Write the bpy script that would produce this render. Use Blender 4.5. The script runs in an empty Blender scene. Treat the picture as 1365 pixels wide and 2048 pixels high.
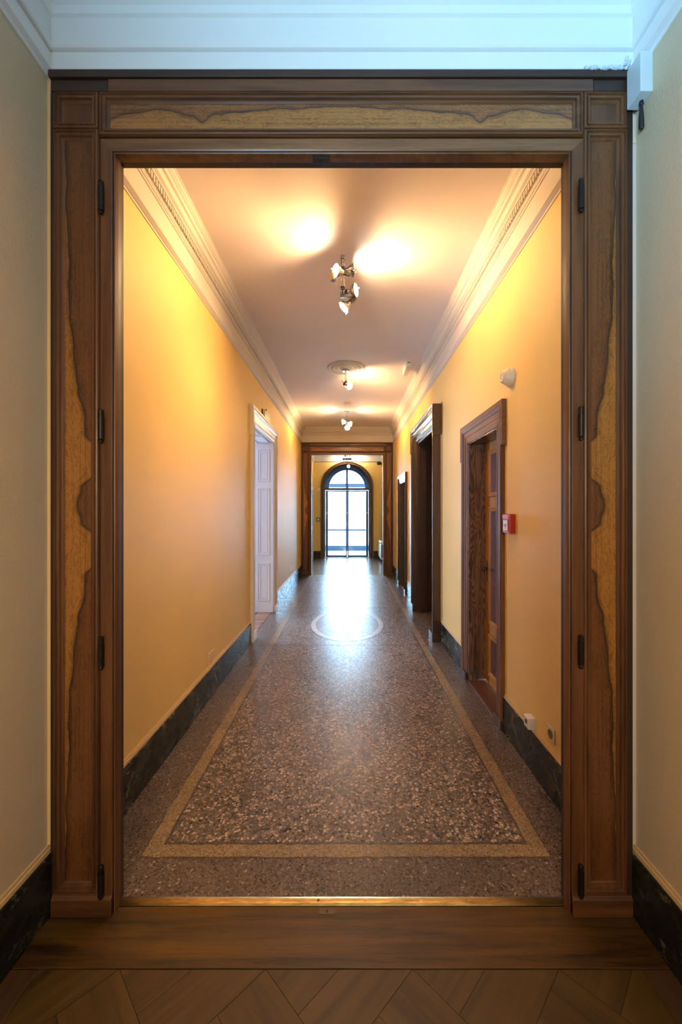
import bpy, bmesh, math, random
from mathutils import Vector, Matrix
random.seed(7)
S = bpy.context.scene
COL = S.collection
PI = math.pi

# ------------------------------------------------------------------ camera
CAMZ = 1.56
cam_d = bpy.data.cameras.new('camera'); cam = bpy.data.objects.new('camera', cam_d); COL.objects.link(cam)
cam.location = (0, 0, CAMZ); cam.rotation_euler = (PI/2, 0, 0)
cam_d.sensor_fit = 'AUTO'; cam_d.sensor_width = 36.0
cam_d.lens = 800.0/2048*36.0
cam_d.shift_x = -(697-682.5)/2048
cam_d.shift_y = (1023-1024)/2048
cam_d.clip_start = 0.02; cam_d.clip_end = 300
S.camera = cam

# ------------------------------------------------------------------ world, exposure
S.view_settings.view_transform = 'Standard'; S.view_settings.look = 'None'
S.view_settings.gamma = 1.0; S.view_settings.use_curve_mapping = False
S.view_settings.exposure = 2.14
W = bpy.data.worlds.new('sky'); S.world = W; W.use_nodes = True
bg = W.node_tree.nodes['Background']; bg.inputs[0].default_value = (0.44, 0.72, 1.0, 1); bg.inputs[1].default_value = 9.0

# ------------------------------------------------------------------ large lights (daylight through the windows, plus one added warm fill)
def aim(o, d): o.rotation_euler = Vector(d).to_track_quat('-Z', 'Y').to_euler()
def area(name, loc, d, sx, sy, power, color, portal=False, spread=180):
    l = bpy.data.lights.new(name, 'AREA'); l.shape = 'RECTANGLE'; l.size = sx; l.size_y = sy
    l.energy = power; l.color = color; l.spread = math.radians(spread)
    o = bpy.data.objects.new(name, l); COL.objects.link(o); o.location = loc; aim(o, d)
    if portal: l.cycles.is_portal = True
    return o
area('front_door_portal', (-.04, 13.72, 1.45), (0, -1, 0), 1.6, 3.0, 1, (1, 1, 1), portal=True)
area('near_room_window_light', (-1.0, -1.7, 1.7), (1.25, 1.9, 1.55), 0.8, 1.1, 11.0, (0.28, 0.66, 1.0), spread=70)
area('near_room_warm_fill', (-0.1, -1.5, 2.1), (0, 1, -.30), 0.7, 0.7, 4.8, (1.0, 0.76, 0.48), spread=95)  # added warm fill behind the camera, brightens the walnut and near walls
area('side_room_window_light', (-3.9, 6.9, 1.9), (1, -0.42, 0.02), 1.8, 2.0, 95, (0.42, 0.62, 1.0))
area('stair_room_window_light', (3.9, 6.3, 1.9), (-1, -.25, -.1), 1.0, 1.4, 2.0, (0.62, 0.8, 1.0))

# ------------------------------------------------------------------ materials
def new_mat(name):
    m = bpy.data.materials.new(name); m.use_nodes = True
    nt = m.node_tree; b = nt.nodes['Principled BSDF']
    return m, nt, b
def N(nt, t, **kw):
    n = nt.nodes.new(t)
    for k, v in kw.items():
        if k.startswith('i_'):
            key = k[2:]; n.inputs[int(key) if key.isdigit() else key].default_value = v
        else: setattr(n, k, v)
    return n
def L(nt, a, b): nt.links.new(a, b)
def coords(nt, scale=(1, 1, 1), kind='Object', rand=False):
    tc = N(nt, 'ShaderNodeTexCoord'); mp = N(nt, 'ShaderNodeMapping'); mp.inputs['Scale'].default_value = scale
    if rand:
        oi = N(nt, 'ShaderNodeObjectInfo'); mu = N(nt, 'ShaderNodeMath', operation='MULTIPLY', i_1=37.0)
        cx = N(nt, 'ShaderNodeCombineXYZ'); L(nt, oi.outputs['Random'], mu.inputs[0])
        for i in range(3): L(nt, mu.outputs[0], cx.inputs[i])
        va = N(nt, 'ShaderNodeVectorMath', operation='ADD')
        L(nt, tc.outputs[kind], va.inputs[0]); L(nt, cx.outputs[0], va.inputs[1]); L(nt, va.outputs[0], mp.inputs[0])
    else: L(nt, tc.outputs[kind], mp.inputs[0])
    return mp.outputs[0]
def noise(nt, vec, scale, detail=4, rough=0.55, dist=0.0):
    n = N(nt, 'ShaderNodeTexNoise'); n.inputs['Scale'].default_value = scale; n.inputs['Detail'].default_value = detail
    n.inputs['Roughness'].default_value = rough; n.inputs['Distortion'].default_value = dist
    L(nt, vec, n.inputs['Vector']); return n.outputs['Fac']
def ramp(nt, fac, stops, interp='LINEAR'):
    r = N(nt, 'ShaderNodeValToRGB'); r.color_ramp.interpolation = interp
    els = r.color_ramp.elements
    while len(els) < len(stops): els.new(0.5)
    for e, (p, c) in zip(els, stops):
        e.position = p; e.color = (*c, 1) if hasattr(c, '__len__') else (c, c, c, 1)
    L(nt, fac, r.inputs[0]); return r.outputs[0]
def mix(nt, fac, a, b, mode='MIX'):
    m = N(nt, 'ShaderNodeMix', data_type='RGBA', blend_type=mode)
    for src, i in ((fac, 0), (a, 6), (b, 7)):
        if isinstance(src, (int, float)): m.inputs[i].default_value = src
        elif isinstance(src, tuple): m.inputs[i].default_value = (*src, 1)
        else: L(nt, src, m.inputs[i])
    return m.outputs[2]
def math_(nt, op, a, b=0.0, clamp=False):
    m = N(nt, 'ShaderNodeMath', operation=op); m.use_clamp = clamp
    for i, s in enumerate((a, b)):
        if isinstance(s, (int, float)): m.inputs[i].default_value = s
        else: L(nt, s, m.inputs[i])
    return m.outputs[0]
def bump(nt, b, h, strength, dist=0.002):
    n = N(nt, 'ShaderNodeBump'); n.inputs['Strength'].default_value = strength; n.inputs['Distance'].default_value = dist
    L(nt, h, n.inputs['Height']); L(nt, n.outputs[0], b.inputs['Normal'])

def plain(name, c, rough=0.5, metal=0.0, var=0.06, nscale=12.0, bmp=0.0):
    m, nt, b = new_mat(name); v = coords(nt)
    n = noise(nt, v, nscale, 5)
    c2 = tuple(x*(1-var*2) for x in c)
    L(nt, ramp(nt, n, [(0.3, c2), (0.7, c)]), b.inputs['Base Color'])
    b.inputs['Roughness'].default_value = rough; b.inputs['Metallic'].default_value = metal
    if bmp: bump(nt, b, noise(nt, v, nscale*12, 3), bmp, 0.001)
    return m
def emit(name, c, s):
    m, nt, b = new_mat(name)
    b.inputs['Base Color'].default_value = (*c, 1); b.inputs['Emission Color'].default_value = (*c, 1)
    b.inputs['Emission Strength'].default_value = s
    return m
def wood(name, axis, light, dark, rough=0.38, fine=110.0, flame=0.0, rand=False, contrast=1.0, coat=0.0, spec=0.5):
    """axis: grain direction; stretched noise bands, pores and an optional cathedral flame figure"""
    m, nt, b = new_mat(name)
    sc = [1.0, 1.0, 1.0]; sc['xyz'.index(axis)] = 0.055
    v = coords(nt, tuple(sc), rand=rand)
    n1 = noise(nt, v, 22.0, 6, 0.6, 0.6); n2 = noise(nt, v, fine*2, 3, 0.7)
    f = math_(nt, 'ADD', math_(nt, 'MULTIPLY', n1, 0.72), math_(nt, 'MULTIPLY', n2, 0.28))
    if flame:
        s2 = [1.0, 1.0, 1.0]; s2['xyz'.index(axis)] = 0.16
        v2 = coords(nt, tuple(s2), rand=rand); n3 = noise(nt, v2, 9.0, 2, 0.5, 0.4)
        w = math_(nt, 'SINE', math_(nt, 'MULTIPLY', n3, 120.0))
        f = math_(nt, 'ADD', f, math_(nt, 'MULTIPLY', w, flame))
    mid = tuple((a+c)/2 for a, c in zip(light, dark))
    k = 0.14/contrast
    c = ramp(nt, f, [(0.5-k*1.2, dark), (0.5, mid), (0.5+k*1.2, light)])
    L(nt, c, b.inputs['Base Color'])
    L(nt, ramp(nt, n2, [(0.2, rough*0.8), (0.8, rough*1.35)]), b.inputs['Roughness'])
    b.inputs['Coat Weight'].default_value = coat; b.inputs['Coat Roughness'].default_value = 0.25
    b.inputs['Specular IOR Level'].default_value = spec
    bump(nt, b, n2, 0.12, 0.001)
    return m

def veneer(name, along, across, half, length, stops, flip, cg=(0.30, 0.128, 0.024), cd=(0.125, 0.046, 0.014), cd2=(0.062, 0.024, 0.010), ng=(26.0, 5.0)):
    """bookmatched walnut veneer: gold sapwood against dark heartwood, mirrored about the object origin"""
    m, nt, b = new_mat(name)
    tc = N(nt, 'ShaderNodeTexCoord'); sp = N(nt, 'ShaderNodeSeparateXYZ'); L(nt, tc.outputs['Object'], sp.inputs[0])
    A = math_(nt, 'ABSOLUTE', sp.outputs['XYZ'.index(along)])
    C = math_(nt, 'MULTIPLY', sp.outputs['XYZ'.index(across)], flip*0.5/half)      # -0.5..0.5
    C = math_(nt, 'ADD', C, 0.5)                                                   # 0 = sapwood side
    cv = N(nt, 'ShaderNodeCombineXYZ'); L(nt, A, cv.inputs[0]); L(nt, C, cv.inputs[1])
    mp = N(nt, 'ShaderNodeMapping'); mp.inputs['Scale'].default_value = (9.0, 0.8, 1); L(nt, cv.outputs[0], mp.inputs[0])
    wob = noise(nt, mp.outputs[0], 1.0, 3, 0.5)
    a2 = math_(nt, 'DIVIDE', A, length)
    bd = ramp(nt, a2, [(p, (q, q, q)) for p, q in stops], 'B_SPLINE' if False else 'EASE')
    bd = math_(nt, 'ADD', bd, math_(nt, 'MULTIPLY', math_(nt, 'SUBTRACT', wob, 0.5), 0.30))
    d = math_(nt, 'SUBTRACT', C, bd)
    t = math_(nt, 'ADD', math_(nt, 'MULTIPLY', d, 3.2), 0.5)
    base = ramp(nt, t, [(0.0, cg), (0.38, tuple(x*.62 for x in cg)), (0.47, tuple(x*.40 for x in cg)), (0.50, (0.018, 0.008, 0.005)), (0.54, (0.022, 0.010, 0.006)), (0.60, cd2),
                        (1.0, cd)])
    # growth-line contours parallel to the boundary, swirling figure, fine fibres and broad streaks in the heartwood
    mp2 = N(nt, 'ShaderNodeMapping'); mp2.inputs['Scale'].default_value = (3.0, 46.0, 1); L(nt, cv.outputs[0], mp2.inputs[0])
    st = noise(nt, mp2.outputs[0], 1.0, 5, 0.65, 0.3)
    mp3 = N(nt, 'ShaderNodeMapping'); mp3.inputs['Scale'].default_value = (11.0, 1.6, 1); L(nt, cv.outputs[0], mp3.inputs[0])
    bl = noise(nt, mp3.outputs[0], 1.0, 4, 0.6, 1.2)
    mp4 = N(nt, 'ShaderNodeMapping'); mp4.inputs['Scale'].default_value = (1.1, 7.0, 1); L(nt, cv.outputs[0], mp4.inputs[0])
    br = noise(nt, mp4.outputs[0], 1.0, 2, 0.5, 0.3)
    con = math_(nt, 'SINE', math_(nt, 'ADD', math_(nt, 'MULTIPLY', d, 40.0), math_(nt, 'MULTIPLY', bl, 44.0)))
    k = math_(nt, 'ADD', math_(nt, 'MULTIPLY', con, 0.085), math_(nt, 'ADD', math_(nt, 'MULTIPLY', st, 0.8), math_(nt, 'ADD', math_(nt, 'MULTIPLY', bl, 0.45), math_(nt, 'MULTIPLY', br, 0.65))))
    kk = ramp(nt, k, [(0.68, 0.34), (0.92, 0.80), (1.0, 1.0)])
    kk = mix(nt, 1.0, kk, (1.25, 1.2, 1.15), 'MULTIPLY')
    L(nt, mix(nt, 1.0, base, kk, 'MULTIPLY'), b.inputs['Base Color'])
    b.inputs['Roughness'].default_value = 0.33; b.inputs['Coat Weight'].default_value = 0.25; b.inputs['Coat Roughness'].default_value = 0.2
    bump(nt, b, st, 0.08, 0.001)
    return m

def terrazzo(name, chip, stops, matrix, fine=0.35, r0=0.19, r1=0.44, matw=0.10):
    m, nt, b = new_mat(name); v = coords(nt)
    nv = N(nt, 'ShaderNodeTexNoise'); nv.inputs['Scale'].default_value = chip*1.3; nv.inputs['Detail'].default_value = 2; L(nt, v, nv.inputs['Vector'])
    dv = mix(nt, 0.008, v, nv.outputs['Color'], 'ADD')
    def vor(s, feat='F1'):
        q = N(nt, 'ShaderNodeTexVoronoi', feature=feat); q.inputs['Scale'].default_value = s; L(nt, dv, q.inputs['Vector']); return q
    q = vor(chip); e = vor(chip, 'DISTANCE_TO_EDGE')
    sep = N(nt, 'ShaderNodeSeparateColor'); L(nt, q.outputs['Color'], sep.inputs[0])
    big = ramp(nt, sep.outputs[0], stops, 'CONSTANT')
    q2 = vor(chip*2.7); sep2 = N(nt, 'ShaderNodeSeparateColor'); L(nt, q2.outputs['Color'], sep2.inputs[0])
    small = ramp(nt, sep2.outputs[1], [(0.0, tuple(x*0.35 for x in matrix)), (0.22, tuple(x*0.75 for x in matrix)), (0.5, matrix), (0.85, tuple(min(1, x*1.7) for x in matrix))], 'CONSTANT')
    edge = math_(nt, 'LESS_THAN', e.outputs['Distance'], matw)
    pick = math_(nt, 'LESS_THAN', sep.outputs[1], fine)
    useS = math_(nt, 'MAXIMUM', edge, pick)
    c = mix(nt, useS, big, small)
    pat = ramp(nt, noise(nt, v, 1.6, 5, 0.6), [(0.3, 0.72), (0.7, 1.08)])
    c = mix(nt, 1.0, c, pat, 'MULTIPLY')
    L(nt, c, b.inputs['Base Color'])
    rn = noise(nt, v, 9.0, 6, 0.7)
    L(nt, ramp(nt, math_(nt, 'ADD', math_(nt, 'MULTIPLY', rn, 0.6), math_(nt, 'MULTIPLY', sep.outputs[2], 0.4)), [(0.25, r0), (0.75, r1)]), b.inputs['Roughness'])
    b.inputs['Specular IOR Level'].default_value = 0.55
    hgt = math_(nt, 'ADD', math_(nt, 'MULTIPLY', sep.outputs[2], 0.6), noise(nt, v, 60, 3))
    bump(nt, b, hgt, 0.22, 0.002)
    return m

def marble(name):
    m, nt, b = new_mat(name); v = coords(nt, (1, 1, 1.6))
    n1 = noise(nt, v, 5.0, 8, 0.62, 1.6); n2 = noise(nt, v, 2.2, 6, 0.6, 2.4)
    base = ramp(nt, n1, [(0.3, (0.006, 0.007, 0.006)), (0.55, (0.016, 0.018, 0.015)), (0.8, (0.035, 0.035, 0.028))])
    a = math_(nt, 'ABSOLUTE', math_(nt, 'SUBTRACT', n2, 0.5)); vein = ramp(nt, a, [(0.0, 1.0), (0.010, 0.35), (0.035, 0.0)])
    msk = ramp(nt, noise(nt, v, 3.5, 3), [(0.50, 0.0), (0.62, 0.9)])
    f = math_(nt, 'MULTIPLY', vein, msk)
    L(nt, mix(nt, f, base, (0.32, 0.27, 0.17)), b.inputs['Base Color'])
    L(nt, ramp(nt, n1, [(0.3, 0.20), (0.8, 0.36)]), b.inputs['Roughness']); b.inputs['Specular IOR Level'].default_value = 0.28
    return m

def paint(name, c, rough=0.6, weave=True, var=0.05):
    m, nt, b = new_mat(name); v = coords(nt)
    n = noise(nt, v, 1.3, 6, 0.6)
    L(nt, ramp(nt, n, [(0.3, tuple(x*(1-var) for x in c)), (0.7, c)]), b.inputs['Base Color'])
    b.inputs['Roughness'].default_value = rough
    if weave:
        wd = 0.004 if 'pale' in name else 0.002
        v2 = coords(nt, (1, 1, 1)); h = noise(nt, v2, 190.0, 3, 0.7)
        h2 = noise(nt, v2, 60.0, 2); bump(nt, b, math_(nt, 'ADD', h, math_(nt, 'MULTIPLY', h2, 0.6)), 0.5, wd)
    else: bump(nt, b, noise(nt, v, 40, 3), 0.08, 0.001)
    return m

WALN_L, WALN_D = (0.180, 0.066, 0.020), (0.048, 0.016, 0.006)
M = {}
M['wal_z'] = wood('walnut_upright', 'z', WALN_L, WALN_D, 0.42, coat=0.06)
M['wal_x'] = wood('walnut_cross', 'x', WALN_L, WALN_D, 0.36, coat=0.2)
M['wal_gold'] = wood('walnut_cross_gold', 'x', (0.27, 0.115, 0.035), (0.09, 0.034, 0.012), 0.36, contrast=1.2, coat=0.2)
M['wal_dark'] = wood('walnut_dark_cross', 'x', (0.055, 0.024, 0.014), (0.022, 0.010, 0.007), 0.5)
M['wal_darkz'] = wood('walnut_dark_upright', 'z', (0.05, 0.022, 0.012), (0.016, 0.008, 0.005), 0.5)
M['oak_z'] = wood('oak_upright', 'z', (0.22, 0.098, 0.040), (0.075, 0.031, 0.014), 0.50, contrast=1.2, spec=0.2)
M['oak_y'] = wood('oak_cross', 'y', (0.27, 0.12, 0.040), (0.10, 0.042, 0.015), 0.45, contrast=1.1, spec=0.3)
M['oak_fig'] = wood('oak_flame_lining', 'z', (0.22, 0.115, 0.078), (0.060, 0.028, 0.021), 0.45, flame=0.13, contrast=1.2)
M['honey'] = wood('honey_oak', 'z', (0.46, 0.20, 0.032), (0.24, 0.092, 0.014), 0.48, contrast=1.0, spec=0.2)
M['burl'] = wood('reddish_burl_panel', 'z', (0.16, 0.05, 0.015), (0.035, 0.011, 0.006), 0.45, flame=0.05, contrast=1.6, spec=0.2)
M['dkoak_z'] = wood('dark_oak_upright', 'z', (0.082, 0.036, 0.022), (0.026, 0.012, 0.009), 0.33, coat=0.35)
M['dkoak_y'] = wood('dark_oak_cross', 'y', (0.085, 0.037, 0.022), (0.028, 0.012, 0.009), 0.26, coat=0.5)
M['sill'] = wood('red_brown_sill', 'y', (0.155, 0.048, 0.016), (0.06, 0.02, 0.008), 0.4)
M['board'] = wood('parquet_oak', 'x', (0.100, 0.046, 0.004), (0.040, 0.017, 0.002), 0.42, rand=True, contrast=1.15, coat=0.12)
M['board_y'] = wood('border_board_side', 'y', (0.105, 0.042, 0.012), (0.045, 0.018, 0.006), 0.45, rand=True)
M['board_x'] = wood('threshold_board', 'x', (0.130, 0.053, 0.005), (0.024, 0.009, 0.002), 0.36, contrast=1.3, coat=0.2)
M['herr'] = wood('herringbone_oak', 'x', (0.42, 0.22, 0.12), (0.12, 0.05, 0.03), 0.35, rand=True)
M['vest'] = wood('vestibule_floor_planks', 'x', (0.22, 0.13, 0.085), (0.10, 0.058, 0.040), 0.22, contrast=0.8, coat=0.3)
stops_j = [(0.0, .46), (.045, .62), (.080, 1.05), (.155, 1.05), (.185, .78), (.22, .74), (.30, .50), (.40, .30), (.55, .14), (1.0, -.02)]
M['ven_l'] = veneer('walnut_veneer_left', 'Z', 'X', 0.051, 1.5, stops_j, 1)
M['ven_r'] = veneer('walnut_veneer_right', 'Z', 'X', 0.051, 1.5, stops_j, -1)
stops_h = [(0.0, .10), (.20, .16), (.42, .30), (.52, .42), (.57, .72), (.61, .45), (.72, .22), (.85, .34), (1.0, .70)]
M['ven_h'] = veneer('walnut_veneer_head', 'X', 'Z', 0.048, 0.95, stops_h, -1, cg=(0.22, 0.085, 0.022), cd=(0.30, 0.125, 0.026), cd2=(0.20, 0.08, 0.020))
M['terr'] = terrazzo('terrazzo_field', 74, [(0.0, (0.035, 0.027, 0.03)), (0.17, (0.13, 0.085, 0.066)), (0.34, (0.42, 0.285, 0.215)), (0.58, (0.24, 0.158, 0.118)), (0.76, (0.68, 0.49, 0.39))], (0.160, 0.112, 0.086), 0.34)
M['terrb'] = terrazzo('terrazzo_border', 105, [(0.0, (0.05, 0.034, 0.028)), (0.30, (0.14, 0.09, 0.066)), (0.66, (0.24, 0.165, 0.12)), (0.94, (0.50, 0.37, 0.27))], (0.155, 0.105, 0.078), 0.42)
M['terrg'] = terrazzo('mosaic_band', 120, [(0.0, (0.33, 0.215, 0.105)), (0.45, (0.44, 0.295, 0.15)), (0.8, (0.28, 0.175, 0.09))], (0.20, 0.125, 0.07), 0.06, matw=0.06)
M['terrk'] = terrazzo('mosaic_black_line', 130, [(0.0, (0.03, 0.022, 0.02)), (0.7, (0.06, 0.045, 0.04))], (0.16, 0.10, 0.075), 0.05, matw=0.12)
M['terrw'] = terrazzo('mosaic_pale_ring', 125, [(0.0, (0.62, 0.52, 0.50)), (0.5, (0.74, 0.64, 0.60))], (0.5, 0.40, 0.36), 0.1)
M['terrm'] = terrazzo('mosaic_medallion', 110, [(0.0, (0.08, 0.055, 0.055)), (0.3, (0.30, 0.21, 0.18)), (0.62, (0.46, 0.34, 0.29))], (0.20, 0.135, 0.11), 0.35)
M['joint'] = plain('floor_joint', (0.05, 0.035, 0.03), 0.8)
M['marble'] = marble('black_green_marble')
WALLC = (0.83, 0.56, 0.185)
M['wall'] = paint('ochre_wallpaper', WALLC, 0.55)
M['wall_n'] = paint('ochre_wallpaper_pale', (0.66, 0.515, 0.335), 0.6)
M['wallcap'] = paint('ochre_paint_moulding', (0.78, 0.53, 0.26), 0.35, weave=False)
M['plaster_n'] = paint('near_room_plaster', (0.80, 0.79, 0.77), 0.6, weave=False)
M['plaster'] = paint('toned_down_plaster', (0.60, 0.54, 0.47), 0.6, weave=False)  # same white plaster, darkened in colour to offset glare from the corridor lamps
M['ceil'] = paint('ceiling_paint', (0.76, 0.69, 0.68), 0.7, weave=False)
M['white'] = paint('white_gloss_paint', (0.74, 0.70, 0.70), 0.32, weave=False)
M['cream'] = plain('cream_plastic', (0.72, 0.60, 0.44), 0.4, var=0.02)
M['wplast'] = plain('white_plastic', (0.78, 0.77, 0.76), 0.35, var=0.02)
M['cyan'] = plain('pale_grey_box', (0.62, 0.68, 0.70), 0.4, var=0.02)
M['black'] = plain('black_plastic', (0.012, 0.012, 0.014), 0.4, var=0.1)
M['iron'] = plain('dark_bronze_iron', (0.030, 0.022, 0.018), 0.42, 0.6, var=0.25, nscale=60)
M['red'] = plain('red_plastic', (0.46, 0.018, 0.010), 0.3, var=0.05)
M['chrome'] = plain('satin_nickel', (0.56, 0.53, 0.50), 0.25, 1.0, var=0.1, nscale=40)
M['chromed'] = plain('dark_nickel', (0.16, 0.15, 0.15), 0.35, 0.8, var=0.1, nscale=40)
M['green'] = plain('green_sign', (0.02, 0.17, 0.075), 0.4, var=0.03)
M['metal'] = plain('blue_grey_painted_steel', (0.045, 0.15, 0.42), 0.4, 0.1, var=0.1, nscale=20)
M['metal_out'] = plain('dark_teal_steel', (0.001, 0.010, 0.024), 0.95, 0.0, var=0.1, nscale=20)
M['dkwood'] = wood('arch_wood', 'z', (0.11, 0.045, 0.022), (0.04, 0.017, 0.010), 0.35)
M['pave'] = plain('pale_paving', (0.62, 0.62, 0.62), 0.8, var=0.08, nscale=3)
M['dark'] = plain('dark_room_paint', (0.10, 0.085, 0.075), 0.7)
M['siderm'] = paint('side_room_paint', (0.66, 0.62, 0.62), 0.6, weave=False)
M['bulb'] = emit('lamp_glass_lit', (1.0, 0.86, 0.66), 14.0)
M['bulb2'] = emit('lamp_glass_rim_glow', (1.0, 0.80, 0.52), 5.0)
def brass():
    m, nt, b = new_mat('worn_brass'); v = coords(nt, (1, 6, 1))
    n = noise(nt, v, 9.0, 7, 0.65)
    tc = N(nt, 'ShaderNodeTexCoord'); sp = N(nt, 'ShaderNodeSeparateXYZ'); L(nt, tc.outputs['Object'], sp.inputs[0])
    ax = math_(nt, 'ABSOLUTE', math_(nt, 'ADD', sp.outputs[0], 0.03))
    wear = ramp(nt, ax, [(0.55, 1.0), (0.82, 0.12)])            # ends never walked on stay tarnished
    base = ramp(nt, n, [(0.25, (0.30, 0.17, 0.05)), (0.6, (0.86, 0.56, 0.20))])
    L(nt, mix(nt, wear, (0.07, 0.04, 0.018), base), b.inputs['Base Color'])
    b.inputs['Metallic'].default_value = 1.0
    L(nt, ramp(nt, n, [(0.2, 0.50), (0.8, 0.27)]), b.inputs['Roughness'])
    return m
M['brass'] = brass()
def glass():
    m, nt, b = new_mat('clear_glass')
    g = N(nt, 'ShaderNodeBsdfGlossy'); g.inputs['Roughness'].default_value = 0.02
    t = N(nt, 'ShaderNodeBsdfTransparent'); t.inputs[0].default_value = (0.93, 0.96, 0.97, 1)
    f = N(nt, 'ShaderNodeFresnel'); f.inputs[0].default_value = 1.45
    v = coords(nt); L(nt, ramp(nt, noise(nt, v, 3.0), [(0, 0.01), (1, 0.04)]), g.inputs['Roughness'])
    mx = N(nt, 'ShaderNodeMixShader'); L(nt, f.outputs[0], mx.inputs[0]); L(nt, t.outputs[0], mx.inputs[1]); L(nt, g.outputs[0], mx.inputs[2])
    L(nt, mx.outputs[0], nt.nodes['Material Output'].inputs[0]); return m
M['glass'] = glass()

# ------------------------------------------------------------------ mesh builder
ORG = {}
def sweep_ring(path, prof, closed):
    n = len(path); rings = []
    for i, p in enumerate(path):
        p = Vector(p)
        def nrm(a, b): d = (Vector(b)-Vector(a)).normalized(); return Vector((-d.y, d.x))
        if closed or 0 < i < n-1:
            n1 = nrm(path[i-1], path[i]); n2 = nrm(path[i], path[(i+1) % n])
            mv = (n1+n2); mv = mv/(mv.dot(n1)) if mv.length > 1e-6 else n1
        elif i == 0: mv = nrm(path[0], path[1])
        else: mv = nrm(path[-2], path[-1])
        rings.append([(p.x+mv.x*o, p.y+mv.y*o, h) for o, h in prof])
    return rings
class MB:
    def __init__(s): s.v = []; s.f = []
    def add(s, vs, fs):
        k = len(s.v); s.v += [Vector(q) for q in vs]; s.f += [tuple(i+k for i in f) for f in fs]; return s
    def box(s, x0, x1, y0, y1, z0, z1):
        return s.add([(x0,y0,z0),(x1,y0,z0),(x1,y1,z0),(x0,y1,z0),(x0,y0,z1),(x1,y0,z1),(x1,y1,z1),(x0,y1,z1)],
                     [(0,3,2,1),(4,5,6,7),(0,1,5,4),(1,2,6,5),(2,3,7,6),(3,0,4,7)])
    def sweep(s, path, prof, fn, closed=False, cap=True):
        """prof closed ring (o,h); fn(a,b,h)->xyz"""
        R = sweep_ring(path, prof, closed); m = len(prof); n = len(R)
        vs = [fn(*q) for r in R for q in r]; fs = []
        for i in range(n if closed else n-1):
            j = (i+1) % n
            for k in range(m):
                l = (k+1) % m; fs.append((i*m+k, i*m+l, j*m+l, j*m+k))
        if not closed and cap: fs += [tuple(range(m)), tuple((n-1)*m+k for k in reversed(range(m)))]
        return s.add(vs, fs)
    def tube(s, a, b, r0, r1=None, seg=12, cap=True):
        a = Vector(a); b = Vector(b); r1 = r0 if r1 is None else r1
        d = (b-a).normalized(); u = d.orthogonal().normalized(); w = d.cross(u)
        vs = [a+(u*math.cos(t)+w*math.sin(t))*r0 for t in [2*PI*i/seg for i in range(seg)]]
        vs += [b+(u*math.cos(t)+w*math.sin(t))*r1 for t in [2*PI*i/seg for i in range(seg)]]
        fs = [(i, (i+1) % seg, seg+(i+1) % seg, seg+i) for i in range(seg)]
        if cap: fs += [tuple(reversed(range(seg))), tuple(range(seg, 2*seg))]
        return s.add(vs, fs)
    def pipe(s, pts, r, seg=8):
        for a, b in zip(pts, pts[1:]): s.tube(a, b, r, seg=seg)
        return s
    def lathe(s, c, axis, prof, seg=32):
        """prof: (radius, distance along axis)"""
        c = Vector(c); d = Vector(axis).normalized(); u = d.orthogonal().normalized(); w = d.cross(u)
        vs = []
        for r, h in prof:
            r = max(r, 1e-5)
            vs += [c+d*h+(u*math.cos(2*PI*i/seg)+w*math.sin(2*PI*i/seg))*r for i in range(seg)]
        fs = [(k*seg+i, k*seg+(i+1) % seg, (k+1)*seg+(i+1) % seg, (k+1)*seg+i) for k in range(len(prof)-1) for i in range(seg)]
        return s.add(vs, fs)
    def poly(s, pts2, z0, z1):
        n = len(pts2)
        return s.add([(x, y, z0) for x, y in pts2]+[(x, y, z1) for x, y in pts2],
                     [tuple(reversed(range(n))), tuple(range(n, 2*n))]+[(i, (i+1) % n, n+(i+1) % n, n+i) for i in range(n)])
    def build(s, name, mat, parent=None, origin=None, smooth=False, bev=0.0):
        if origin is None: origin = ORG[parent.name] if parent is not None else Vector((0, 0, 0))
        origin = Vector(origin)
        me = bpy.data.meshes.new(name); me.from_pydata([tuple(q-origin) for q in s.v], [], s.f)
        bm = bmesh.new(); bm.from_mesh(me); bmesh.ops.recalc_face_normals(bm, faces=bm.faces)
        if bev: 
            bmesh.ops.bevel(bm, geom=[e for e in bm.edges if e.is_manifold and e.calc_face_angle(0) > 0.6], offset=bev, segments=2, affect='EDGES', profile=0.5)
        bm.to_mesh(me); bm.free()
        me.materials.append(mat)
        if smooth:
            for p in me.polygons: p.use_smooth = True
            me.set_sharp_from_angle(angle=math.radians(35))
        o = bpy.data.objects.new(name, me); COL.objects.link(o)
        if parent is not None:
            o.parent = parent; o.location = origin-ORG[parent.name]
        else: o.location = origin
        ORG[o.name] = origin
        return o
def tag(o, label=None, cat=None, group=None, kind=None):
    if label: o['label'] = label
    if cat: o['category'] = cat
    if group: o['group'] = group
    if kind: o['kind'] = kind
    return o
def empty(name, loc, label=None, cat=None, group=None, kind=None):
    o = bpy.data.objects.new(name, None); COL.objects.link(o); o.location = loc; o.empty_display_size = 0.1
    ORG[o.name] = Vector(loc); return tag(o, label, cat, group, kind)

# plane maps
def pXZ(Y): return lambda a, b, h: (a, Y-h, b)            # faces the camera
WL, WR = -1.166, 1.115
def pL(a, b, h): return (WL+h, a, b)
def pR(a, b, h): return (WR-h, a, b)
def pPlan(a, b, h): return (a, b, h)
H = 3.62; YN = 1.56; YB = 1.64; YF = 9.84; YFB = 9.94; YE = 13.40; TH = 0.28

# ------------------------------------------------------------------ structure
def st(o, label, cat='wall'): return tag(o, label, cat, kind='structure')
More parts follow.
